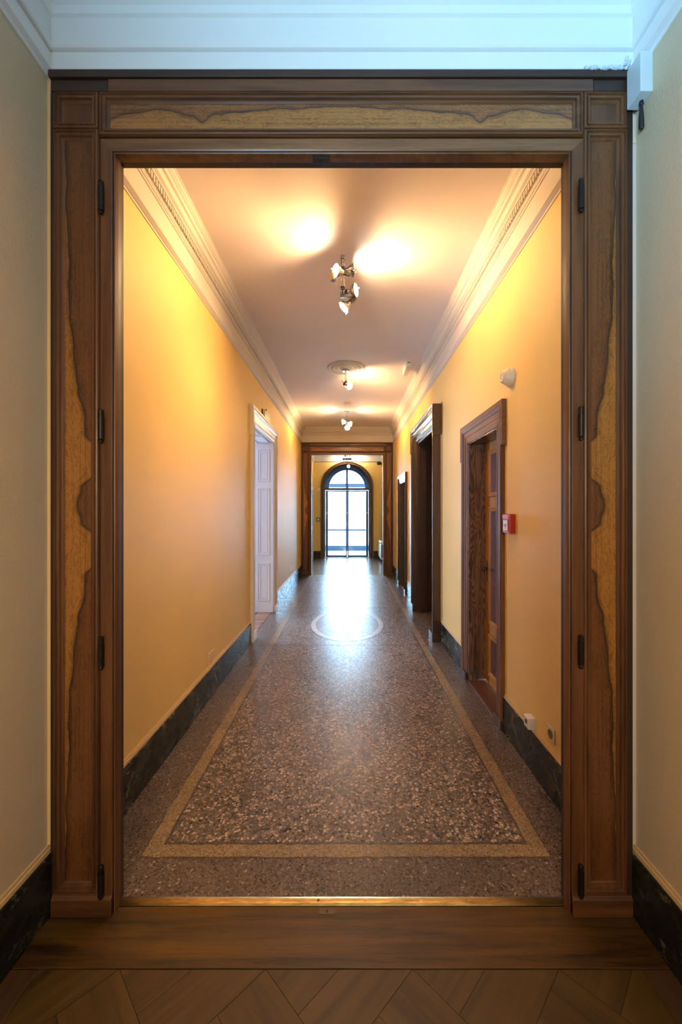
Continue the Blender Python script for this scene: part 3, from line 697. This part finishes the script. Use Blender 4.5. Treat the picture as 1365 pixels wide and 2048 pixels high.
# B: wide dark doorway, open
dB = empty('door_4', (WR, 5.6, 0)); st(dB, 'wide open doorway with deep dark oak casing in the middle of the right wall', 'door')
stB = [(0, 0), (0, .40), (.06, .62), (.12, .66), (.18, .60), (.42, .60), (.46, .78), (.66, .80), (.70, .92), (.86, 1.0), (1.0, .98), (1.0, 0)]
casing(dB, pR, RB[0], RB[1], RB[2], .20, .108, M['dkoak_z'], M['dkoak_y'], 2.48, ear=.025, plinth=.10, steps=stB)
MB().box(WR-.04, WR+TH+.10, RB[1]-.04, RB[1], 0, RB[2]).build('reveal_lining', M['dkoak_z'], dB, bev=.003)
MB().box(WR-.02, WR+.10, RB[1]-.062, RB[1]-.04, 0, RB[2]).build('reveal_stile', M['dkoak_z'], dB, bev=.004)
MB().box(WR-.04, WR+TH+.10, RB[0], RB[0]+.03, 0, RB[2]).build('reveal_lining', M['dkoak_z'], dB)
MB().box(WR-.04, WR+TH+.10, RB[0], RB[1], RB[2]-.03, RB[2]).build('reveal_head', M['dkoak_y'], dB)
MB().box(WR-.02, WR+.12, RB[1]-.075, RB[1]-.062, 0, .10).build('reveal_plinth', M['dkoak_z'], dB)
lb = MB().box(WR+TH+.06, WR+TH+.10, 5.55, RB[1]-.04, .02, 2.58).build('door_leaf', M['dkoak_z'], dB)
# painted-white strip along the casing (plaster edge)
MB().box(WR-.012, WR, 4.765, 4.778, .25, 2.86).build('plaster_edge', M['plaster'], dB)
# L: white doorway
dL = empty('door_6', (WL, 5.57, 0)); st(dL, 'open doorway with white painted panelled reveal on the left wall', 'door')
stL = [(0, 0), (0, .30), (.05, .50), (.12, .55), (.18, .36), (.42, .36), (.45, .50), (.66, .52), (.70, .72), (.78, .95), (.86, 1.0), (.90, .86), (1.0, .84), (1.0, 0)]
casing(dL, pL, LD[0], LD[1], LD[2], .165, .040, M['white'], M['white'], 2.47, ear=.03, plinth=.10, steps=stL)
Fy = pXZ(LD[1]-.02)
MB().box(WL-TH, WL+.006, LD[1]-.02, LD[1], 0, LD[2]).build('reveal_lining', M['white'], dL)
MB().box(WL-TH, WL+.006, LD[0], LD[0]+.02, 0, LD[2]).build('reveal_lining', M['white'], dL)
MB().box(WL-TH, WL+.006, LD[0], LD[1], LD[2]-.02, LD[2]).build('reveal_head', M['white'], dL)
MB().box(WL-TH, WL+.004, LD[1]-.030, LD[1]-.018, 0, .10).build('reveal_plinth', M['white'], dL, bev=.002)
for z0, z1 in ((2.02, 2.52), (.88, 1.92), (.17, .76)):
    x0, x1 = WL-TH+.035, WL-.045
    MB().sweep([(x0, z0), (x1, z0), (x1, z1), (x0, z1)], [(0, -.002), (0, .006), (.006, .014), (.014, .014), (.020, .005), (.034, .004), (.040, .012), (.05, .012), (.052, 0), (.052, -.002)], Fy, closed=True).build('panel_moulding', M['white'], dL)
for y0, y1 in ((LD[0]+.08, 5.5), (5.6, LD[1]-.10)):
    MB().sweep([(WL-.04, y0), (WL-.04, y1), (WL-TH+.04, y1), (WL-TH+.04, y0)], [(0, 0), (0, -.012), (.012, -.014), (.02, -.004), (.03, 0)], lambda a, b, h: (a, b, LD[2]-.02+h), closed=True).build('head_moulding', M['white'], dL)
# vestibule door on the left
dV = empty('door_7', (WL, 12.6, 0)); st(dV, 'closed white door on the left of the entrance vestibule', 'door')
casing(dV, pL, 12.30, 12.92, 2.25, .08, .03, M['white'], M['white'], 2.0, ear=0, plinth=.08)
leaf(dV, -1, WL+.006, 12.30, 12.92, 2.25, (M['dkoak_z'], M['dkoak_z']), [(.2, 1.0), (1.1, 2.1)], thick=.005)

# ------------------------------------------------------------------ arched entrance
dE = empty('door_8', (AX, YE, 0)); st(dE, 'arched glazed double entrance door glowing with daylight at the corridor end', 'door')
F = pXZ(YE)
prA = [(0, 0), (0, .020), (.012, .032), (.03, .030), (.036, .022), (.070, .024), (.078, .034), (.095, .036), (.10, 0)]
MB().sweep(arch_pts(AX, AZ, AR, 0), prA, F).build('arch_casing', M['dkwood'], dE)
MB().sweep(arch_pts(AX, AZ, AR, 0), [(-.012, 0), (.004, 0), (.004, -.24), (-.012, -.24)], F).build('arch_lining', M['dkwood'], dE)
YD = 13.62; FD = pXZ(YD)
GX0, GX1 = AX-AR, AX+AR
# lunette ring with glass
def arc(r, n=40, cz=2.36): return [(AX-r*math.cos(PI*i/n), cz+r*math.sin(PI*i/n)) for i in range(n+1)]
m = MB(); a1, a2 = arc(AR), arc(.607); 
for y0, y1 in ((YD, YD+.06),):
    k = len(a1); vs = [(x, y0, z) for x, z in a1]+[(x, y0, z) for x, z in a2]+[(x, y1, z) for x, z in a1]+[(x, y1, z) for x, z in a2]
    m.add(vs, [q for i in range(k-1) for q in ((i, i+1, k+i+1, k+i), (2*k+i, 3*k+i, 3*k+i+1, 2*k+i+1), (k+i, k+i+1, 3*k+i+1, 3*k+i))])
m.build('lunette_frame', M['metal'], dE)
MB().sweep(list(arc(.695)), [(0, 0), (0, .02), (.03, .02), (.03, 0)], FD).build('lunette_moulding', M['metal'], dE)
MB().box(AX-.038, AX+.038, YD-.012, YD+.05, 2.36, 2.975).build('lunette_mullion', M['metal'], dE, bev=.006)
MB().add([(x, YD+.03, z) for x, z in arc(.607)], [tuple(range(41))]).build('lunette_pane', M['glass'], dE)
MB().box(GX0, GX1, YD-.03, YD+.06, 2.285, 2.365).build('transom', M['dkwood'], dE, bev=.004)
MB().box(GX0, GX0+.05, YD, YD+.06, 0, 2.285).box(GX1-.05, GX1, YD, YD+.06, 0, 2.285).build('door_frame', M['dkwood'], dE)
c0 = -.034
for sgn, x0, x1 in ((-1, GX0+.055, c0-.006), (1, c0+.006, GX1-.055)):
    g0, g1 = (x0+.085, x1-.042) if sgn < 0 else (x0+.042, x1-.085)
    lf = MB().box(x0, g0, YD, YD+.045, .008, 2.28).box(g1, x1, YD, YD+.045, .008, 2.28).box(g0, g1, YD, YD+.045, .008, .075).box(g0, g1, YD, YD+.045, 2.235, 2.28).build('door_leaf', M['metal'], dE, bev=.004)
    MB().box(g0, g1, YD+.018, YD+.026, .075, 2.235).build('pane', M['glass'], lf)
    hx = c0+sgn*.030
    MB().tube((hx, YD-.03, 1.02), (hx, YD-.03, 1.22), .008).tube((hx, YD, 1.04), (hx, YD-.03, 1.04), .006).tube((hx, YD, 1.20), (hx, YD-.03, 1.20), .006).build('door_handle', M['chrome'], lf)
    for cx in ((x0+.04, x1-.02) if sgn < 0 else (x1-.04,)):
        s_ = MB()
        for i in range(3):
            for j in range(3):
                if (i+j) % 2 == 0: s_.box(cx-.036+.026*i, cx-.036+.026*i+.02, YD-.003, YD, 1.475+.026*j, 1.495+.026*j)
        s_.build('glass_marker', M['wplast'], lf)
MB().box(GX0, GX1, 13.42, 13.75, -.01, .012).build('door_sill', M['pave'], dE)
# outside: porch screen, ground
gd = st(MB().box(-30, 30, 13.75, 90, -.12, -.02).build('ground', M['pave'], origin=(0, 20, 0)), 'pale sunlit paving outside the entrance', 'ground')
ps = empty('porch_screen', (AX, 16.0, -.02), 'outer glazed porch screen of blue steel bars seen through the arched door', 'screen')
MB().box(-2.0, 1.9, 16.0, 16.06, 2.52, 2.68).build('top_beam', M['metal_out'], ps)
MB().box(c0-.05, c0+.05, 16.0, 16.05, -.02, 2.52).build('centre_post', M['metal_out'], ps)
for x in (-1.1, 1.02): MB().box(x-.05, x+.05, 16.0, 16.05, -.02, 2.52).build('side_post', M['metal_out'], ps)
MB().box(-1.05, c0-.05, 16.0, 16.04, -.02, .20).build('kick_plate', M['metal_out'], ps); MB().box(c0+.05, .97, 16.0, 16.04, -.02, .20).build('kick_plate', M['metal_out'], ps)
MB().box(-1.05, c0-.05, 15.99, 16.03, .79, .855).build('push_bar', M['metal_out'], ps); MB().box(c0+.05, .97, 15.99, 16.03, .79, .855).build('push_bar', M['metal_out'], ps)

# ------------------------------------------------------------------ ceiling fixtures
WARM = (1.0, 0.60, 0.25)
def spot(parent, p, d, power, angle=120, blend=.8, rad=.045, color=WARM):
    l = bpy.data.lights.new('spot_beam', 'SPOT'); l.energy = power; l.color = color
    l.spot_size = math.radians(angle); l.spot_blend = blend; l.shadow_soft_size = rad
    o = bpy.data.objects.new('spot_beam', l); COL.objects.link(o)
    o.parent = parent; o.location = Vector(p)-ORG[parent.name]; aim(o, d); return o
def lamp(root, joint, c, n, power, r=.049, lit=True, angle=120, blend=.8, glow=False, color=WARM):
    """reflector lamp: disc centre c, facing n; swivel joint at 'joint'"""
    c = Vector(c); n = Vector(n).normalized(); j = Vector(joint)
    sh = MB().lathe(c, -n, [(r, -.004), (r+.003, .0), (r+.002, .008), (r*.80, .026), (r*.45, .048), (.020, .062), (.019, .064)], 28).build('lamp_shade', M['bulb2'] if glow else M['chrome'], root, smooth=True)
    MB().lathe(c-n*.0, -n, [(0, -.003), (r*.6, -.002), (r-.002, .002)], 28).build('lamp_glass', M['bulb'] if lit else M['chromed'], sh, smooth=True)
    MB().lathe(c-n*.064, -n, [(.019, 0), (.019, .022), (.017, .024), (.017, .030), (.020, .032), (.020, .062), (.012, .066), (0, .066)], 20).build('lamp_neck', M['chromed'], sh, smooth=True)
    side = n.orthogonal().normalized()
    for s in (1, -1):
        MB().tube(c-n*.110+side*s*.024, c+side*s*(r+.002), .0022, seg=6).build('lamp_wire', M['chrome'], sh)
        MB().tube(c+side*s*(r+.001)+n*.004, c+side*s*(r+.001)+n*.018, .004, seg=8).build('lens_clip', M['wplast'], sh)
    MB().tube(c-n*.112, j, .006, .006, 10).build('swivel_arm', M['chrome'], root)
    if power:
        spot(root, c+n*.012, n, power*.62, angle, blend, color=color); spot(root, c+n*.012, n, power*.55, 74, 1.0, color=color)   # wide spill and brighter core of the reflector lamp
def fixture(x, y, zb, label, lamps, name='spotlight_cluster', top=H, can=.052, glow=False, color=WARM):
    root = empty(name, (x, y, top), label, 'ceiling lamp', group='ceiling spotlights down the corridor')
    MB().lathe((x, y, top), (0, 0, -1), [(0, 0), (can, 0), (can, .018), (can*.9, .024), (can*.4, .026), (can*.3, .034), (0, .034)], 28).build('canopy', M['chrome'], root, smooth=True)
    m = MB().tube((x-.010, y, top-.02), (x-.010, y, zb), .0055, seg=10).tube((x+.010, y, top-.02), (x+.010, y, zb), .0055, seg=10)
    m.box(x-.016, x+.016, y-.008, y+.008, zb-.008, zb+.012).build('stem', M['chrome'], root)
    for (jz, c, n, pw, ang) in lamps:
        jj = (x, y, jz)
        MB().box(x-.018, x+.018, y-.014, y+.014, jz-.012, jz+.012).build('swivel_joint', M['chromed'], root, bev=.003)
        lamp(root, jj, (x+c[0], y+c[1], jz+c[2]), n, pw, angle=ang, glow=glow, color=color)
    return root
f1 = fixture(-.045, 3.225, 3.29, 'cluster of chrome spotlights nearest the viewer on the corridor ceiling',
    [(3.50, (-.052, -.095, -.055), (-.80, -.52, -.10), 27, 160),
     (3.36, (.105, -.010, -.020), (.88, -.36, -.02), 16, 140),
     (3.30, (.010, .02, -.085), (-.62, -.10, -.62), 20, 130),
     (3.52, (.085, .03, .000), (.95, .12, .08), 18, 160)], can=.019)
# the dark unlit lamp holder hanging at the left of the cluster
m = MB().tube((-.118, 3.14, 3.43), (-.118, 3.14, 3.372), .018, seg=18); m.build('lamp_holder', plain('brassy_holder', (.35, .22, .08), .35, .8), f1, smooth=True)
MB().tube((-.118, 3.14, 3.3725), (-.118, 3.14, 3.368), .0165, seg=18).build('holder_mouth', M['black'], f1)
for dx in (-.022, .020): MB().tube((-.118+dx, 3.14, 3.42), (-.118+dx, 3.14, 3.315), .0012, seg=6).build('prong', M['chrome'], f1)
MB().pipe([(-.045, 3.225, 3.50), (-.07, 3.20, 3.45), (-.03, 3.20, 3.42), (.02, 3.22, 3.46)], .002).build('wire', M['cream'], f1)
f2 = fixture(-.034, 5.72, 3.42, 'single chrome spotlight hanging from the round ceiling rose',
    [(3.405, (.055, .045, -.035), (.62, .72, .02), 34, 165)], top=H-.035, glow=True)
MB().pipe([(-.034, 5.72, 3.41), (-.07, 5.71, 3.405), (-.10, 5.70, 3.43)], .004).build('adjusting_lever', M['chromed'], f2)
f3 = fixture(-.030, 8.24, 3.40, 'cluster of glowing spotlights at the far end of the corridor ceiling',
    [(3.43, (-.085, -.03, -.03), (-.92, -.20, -.06), 24, 160), (3.40, (.085, -.02, -.04), (.92, -.22, -.06), 24, 160), (3.36, (.01, -.04, -.085), (-.1, -.75, -.60), 9, 110)], glow=True)
f4 = fixture(-.02, 13.08, 3.05, 'small spotlight hanging in the entrance vestibule before the arch', [(3.06, (.03, -.06, -.03), (.25, -.90, -.1), 4, 120), (3.40, (-.08, .05, .0), (-.6, .8, -.25), 16, 165), (3.42, (.08, .05, .0), (.7, .6, -.2), 16, 165)], color=(1.0, .80, .58))
f4['group'] = 'ceiling spotlights down the corridor'
# ceiling rose
MB_ = MB().lathe((-.03, 5.72, H), (0, 0, -1), [(.272, -.001), (.272, .010), (.262, .020), (.246, .022), (.236, .012), (.215, .010), (.205, .020), (.19, .024), (.178, .014), (.158, .012), (.148, .022), (.13, .026), (.112, .016), (.09, .014), (.078, .026), (.055, .034), (0, .036)], 64)
tag(MB_.build('ceiling_rose', M['plaster'], origin=(-.03, 5.72, H), smooth=True), 'round white plaster ceiling rose with concentric rings', 'ceiling rose')
sd = empty('smoke_detector', (-.01, 7.62, H), 'small round white smoke detector on the ceiling before the far spotlights', 'smoke detector')
MB().lathe((-.01, 7.62, H), (0, 0, -1), [(0, 0), (.062, 0), (.062, .016), (.055, .022), (0, .022)], 28).build('base', M['cream'], sd, smooth=True)
MB().lathe((-.01, 7.62, H-.022), (0, 0, -1), [(.038, 0), (.034, .010), (.040, .014), (.036, .026), (.02, .032), (0, .034)], 28).build('sensor_head', M['wplast'], sd, smooth=True)
cb = empty('ceiling_box', (.832, 5.675, H), 'long white box fixed to the ceiling near the right cornice', 'box')
MB().box(.795, .870, 5.49, 5.86, H-.072, H).build('housing', M['wplast'], cb, bev=.004); MB().box(.800, .865, 5.492, 5.86, H-.078, H-.072).build('underside_cover', M['cream'], cb)
MB().box(.812, .853, 5.486, 5.491, H-.020, H-.012).build('slot', M['iron'], cb)

# ------------------------------------------------------------------ wall things
# siren
sr = empty('alarm_sounder', (WR, 2.73, 2.478), 'round cream alarm sounder high on the right wall above the oak door', 'alarm')
MB().lathe((WR, 2.73, 2.478), (-1, 0, 0), [(0, 0), (.066, 0), (.066, .018), (.062, .024), (.060, .024)], 36).build('base', M['cream'], sr, smooth=True)
MB().lathe((WR-.024, 2.73, 2.478), (-1, 0, 0), [(.060, 0), (.060, .004), (.040, .040), (.034, .046), (.016, .046), (.016, .040), (0, .040)], 36).build('cone', M['cream'], sr, smooth=True)
MB().lathe((WR-.0655, 2.73, 2.478), (-1, 0, 0), [(.014, 0), (.010, .003), (0, .003)], 20).build('centre_cap', M['wplast'], sr, smooth=True)
# fire call point
fc = empty('fire_alarm_box', (WR, 2.725, 1.41), 'red manual fire alarm box on the right wall beside the oak door', 'fire alarm')
MB().box(WR-.040, WR, 2.661, 2.785, 1.412, 1.543).build('housing', M['red'], fc, bev=.004)
MB().box(WR-.046, WR-.038, 2.672, 2.774, 1.512, 1.534).build('top_band', plain('pinkish_red_plastic', (.62, .10, .07), .3), fc, bev=.002)
MB().box(WR-.044, WR-.038, 2.672, 2.774, 1.420, 1.508).build('window_frame', M['red'], fc, bev=.002)
MB().box(WR-.0462, WR-.0435, 2.688, 2.758, 1.432, 1.500).build('press_plate', M['cream'], fc)
m = MB(); xx = WR-.0466; yc, zc = 2.723, 1.466
m.lathe((xx, yc, zc), (-1, 0, 0), [(.010, 0), (.010, .0004), (0, .0004)], 16); m.box(xx-.0004, xx, yc-.003, yc+.003, zc-.024, zc-.006)
m.box(xx-.0004, xx, 2.696, 2.70, 1.46, 1.476).box(xx-.0004, xx, 2.746, 2.75, 1.46, 1.476); m.build('press_symbol', M['black'], fc)
# wall box and socket low on the right wall
wb = empty('wall_outlet_box', (WR, 2.40, .264), 'white surface-mounted outlet box just above the right baseboard', 'box')
MB().box(WR-.045, WR, 2.372, 2.438, .262, .331).build('housing', M['wplast'], wb, bev=.005)
MB().lathe((WR-.0445, 2.405, .300), (-1, 0, 0), [(.014, 0), (.014, .0012), (0, .0012)], 20).build('hole', M['black'], wb)
def socket(x, y, z, side, w, h, lab, holes=True, mat='cream'):
    r = empty('wall_socket', (x, y, z-h/2), lab, 'socket')
    x0, x1 = (x-.007, x) if side > 0 else (x, x+.007)
    MB().box(x0, x1, y-w/2, y+w/2, z-h/2, z+h/2).build('plate', M[mat], r, bev=.002)
    if holes:
        xf = x0 if side > 0 else x1; d = (-side, 0, 0)
        MB().lathe((xf, y, z), d, [(.024, 0), (.024, .002), (.020, .002), (.019, .0004), (0, .0004)], 28).build('recess', plain('socket_shadow_grey', (.16, .11, .06), .5), r, smooth=True)
        for dz in (-.009, .009): MB().lathe((xf-side*.0002, y, z+dz), d, [(.003, 0), (.003, .001), (0, .001)], 10).build('pin_hole', M['black'], r)
    return r
socket(WR, 2.192, .341, 1, .078, .078, 'round-holed cream power socket nearest the viewer on the right wall')
socket(WL, 3.39, .330, -1, .13, .088, 'flat ochre painted cover plate low on the left wall', holes=False, mat='wallcap')
socket(WL, 8.05, .42, -1, .08, .08, 'small pale cover plate on the left wall between white door and far portal', holes=False, mat='cream')
# exit light over the white doorway
es = empty('exit_light', (WL, 5.55, 2.83), 'small pale green escape sign on the left wall above the white doorway', 'sign')
MB().box(WL, WL+.012, 5.385, 5.72, 2.832, 2.945).build('mount_plate', M['iron'], es)
MB().box(WL+.012, WL+.045, 5.39, 5.715, 2.835, 2.94).build('lamp_body', M['cream'], es, bev=.005)
MB().box(WL+.045, WL+.0475, 5.40, 5.705, 2.89, 2.935).build('sign_face', plain('pale_green_face', (.30, .38, .20), .4), es)
MB().tube((WL, 5.62, 2.985), (WL+.02, 5.62, 2.985), .013, seg=14).build('indicator', plain('dark_red_lens', (.10, .008, .012), .3), es)
# hanging exit sign in vestibule
hs = empty('hanging_exit_sign', (-.04, 12.9, 3.20), 'green escape sign hanging above the arched entrance', 'sign')
s0 = 12.9/800; zz = lambda v: 1.56+(1023-v)*s0; xx_ = lambda u: (u-697)*s0
MB().box(xx_(685), xx_(704), 12.9, 12.93, zz(920), zz(915.8)).build('sign_panel', M['green'], hs, bev=.003)
for u in (687, 702): MB().tube((xx_(u), 12.915, zz(915.8)), (xx_(u), 12.915, H-.0), .003, seg=6).build('hanger', M['chrome'], hs)
m = MB(); y = 12.898; cz = zz(917.9)
m.box(xx_(690), xx_(691.6), y, 12.9, cz-.024, cz+.016).box(xx_(688.6), xx_(690.2), y, 12.9, cz-.004, cz+.004)
m.lathe((xx_(690.8), 12.9, cz+.024), (0, -1, 0), [(.006, 0), (.006, .002), (0, .002)], 12)
m.add([(xx_(695), y, cz-.008), (xx_(695), y, cz+.008), (xx_(697.4), y, cz)], [(0, 1, 2)]).box(xx_(693), xx_(695), y, 12.9, cz-.003, cz+.003)
q = m.build('escape_pictogram', M['wplast'], hs); q['kind'] = 'stuff'
# green door release
dr = empty('door_release', (-.98, YE, 1.35), 'green emergency door release box left of the arched entrance', 'switch')
s1 = YE/800; zz = lambda v: 1.56+(1023-v)*s1; xx_ = lambda u: (u-697)*s1
MB().box(xx_(633.4), xx_(640.9), YE-.04, YE, zz(1043), zz(1035)).build('housing', M['green'], dr, bev=.006)
MB().box(xx_(636), xx_(638.8), YE-.044, YE-.038, zz(1041.3), zz(1036.6)).build('press_plate', M['wplast'], dr); MB().box(xx_(634.6), xx_(635.6), YE-.043, YE-.038, zz(1039.8), zz(1038.4)).build('arrow_mark', M['wplast'], dr)
th = empty('thermostat', (-.99, YE, 2.24), 'small white wall sensor left of the arch springing', 'sensor')
MB().box(xx_(635.8), xx_(640.4), YE-.03, YE, zz(982), zz(977.4)).build('housing', M['wplast'], th, bev=.004); MB().box(xx_(637), xx_(639), YE-.032, YE-.029, zz(980.6), zz(979.4)).build('display', M['cyan'], th)
cm = empty('security_camera', (1.0, 13.2, 3.13), 'black dome camera in the right corner of the vestibule', 'camera')
MB().box(.97, 1.10, 13.25, 13.40, 3.14, 3.20).build('bracket', M['black'], cm, bev=.004)
MB().lathe((1.0, 13.22, 3.19), (0, -.3, -1), [(0, -.01), (.05, 0), (.058, .03), (.052, .062), (.03, .088), (0, .095)], 24).build('dome', M['black'], cm, smooth=True)
# thin surface conduit beside the arch
tag(MB().box(.86, WR, YE-.006, YE, 2.43, 2.438).box(WR-.03, WR-.022, YE-.006, YE, .25, 3.2).build('wall_conduit', M['wallcap'], origin=(1.0, YE, .25)), 'thin painted conduit on the end wall right of the arch', 'conduit')
# radiator
rd = empty('radiator', (1.03, 12.6, .07), 'cream panel radiator on the right wall of the vestibule', 'radiator')
RY0, RY1 = 12.15, 13.25
MB().box(1.00, 1.012, RY0, RY1, .10, .62).box(1.07, 1.08, RY0, RY1, .10, .62).build('panel', M['cream'], rd, bev=.004)
for i in range(22): MB().box(.994, 1.0, RY0+.03+i*.0485, RY0+.055+i*.0485, .13, .59).build('flute', M['cream'], rd)
MB().box(.995, 1.085, RY0, RY1, .62, .635).build('top_grille', M['cream'], rd); MB().box(.996, 1.082, RY0-.006, RY0, .10, .63).build('end_cover', M['cream'], rd, bev=.003)
MB().box(1.012, 1.070, RY0-.009, RY0-.006, .15, .55).build('vent_slot', M['sill'], rd)
for yy in (RY0+.2, RY1-.2): MB().box(1.08, WR, yy, yy+.03, .2, .5).build('bracket', M['cream'], rd)
MB().tube((.98, RY0+.02, .60), (.93, RY0+.02, .60), .02, seg=14).tube((1.0, RY0+.02, .60), (.98, RY0+.02, .60), .012, seg=10).build('valve', M['wplast'], rd)
# closer box at the upper right of the near portal
cx = empty('door_closer_box', (1.093, 1.50, 3.096), 'pale blue-grey box at the top right corner of the near portal', 'box')
MB().box(1.069, WR, 1.462, 1.534, 3.098, 3.246).build('housing', M['cyan'], cx, bev=.002)
MB().lathe((1.100, 1.50, 3.098), (0, 0, -1), [(.007, 0), (.008, .012), (.005, .016), (.006, .03), (.0085, .06), (.009, .098), (.006, .104), (0, .104)], 14).build('lever', M['black'], cx, smooth=True)
# lump of old sealant and a plaster patch beside the box
sl = MB(); rr = random.Random(3)
for i in range(40):
    a = Vector((1.065-.16*rr.random()**1.5, 1.532, 3.258+.004*rr.random())); 
    if i < 7: a = Vector((1.066+rr.uniform(-.012, .012), 1.526, 3.262+rr.uniform(0, .035)))
    sl.lathe(a, (rr.uniform(-1, 1), -1, rr.uniform(-1, 1)), [(0, -.006), (.006, -.004), (.007, 0), (.005, .005), (0, .006)], 8)
tag(sl.build('dried_sealant', M['cyan'], origin=(1.06, 1.53, 3.26), smooth=True), 'crumbly dried sealant lump left of the pale corner box', 'sealant')
tag(MB().box(1.101, WR, 1.546, YN, 2.985, 3.095).build('plaster_patch', M['cream'], origin=(1.108, 1.55, 2.985), bev=.003), 'beige filler patch under the pale corner box', 'patch')
# light plaster edges where wall meets portal
e_ = MB().box(1.1005, WR-.0, 1.549, YN, .27, 2.984).build('trim_4', M['plaster'], origin=(1.108, 1.55, .27)); st(e_, 'thin white plaster edge between portal and right wall', 'trim')
e_ = MB().box(WL, -1.1535, 1.549, YN, .27, 3.236).build('trim_5', M['wallcap'], origin=(-1.16, 1.55, .27)); st(e_, 'thin yellow plaster edge between portal and left wall', 'trim')
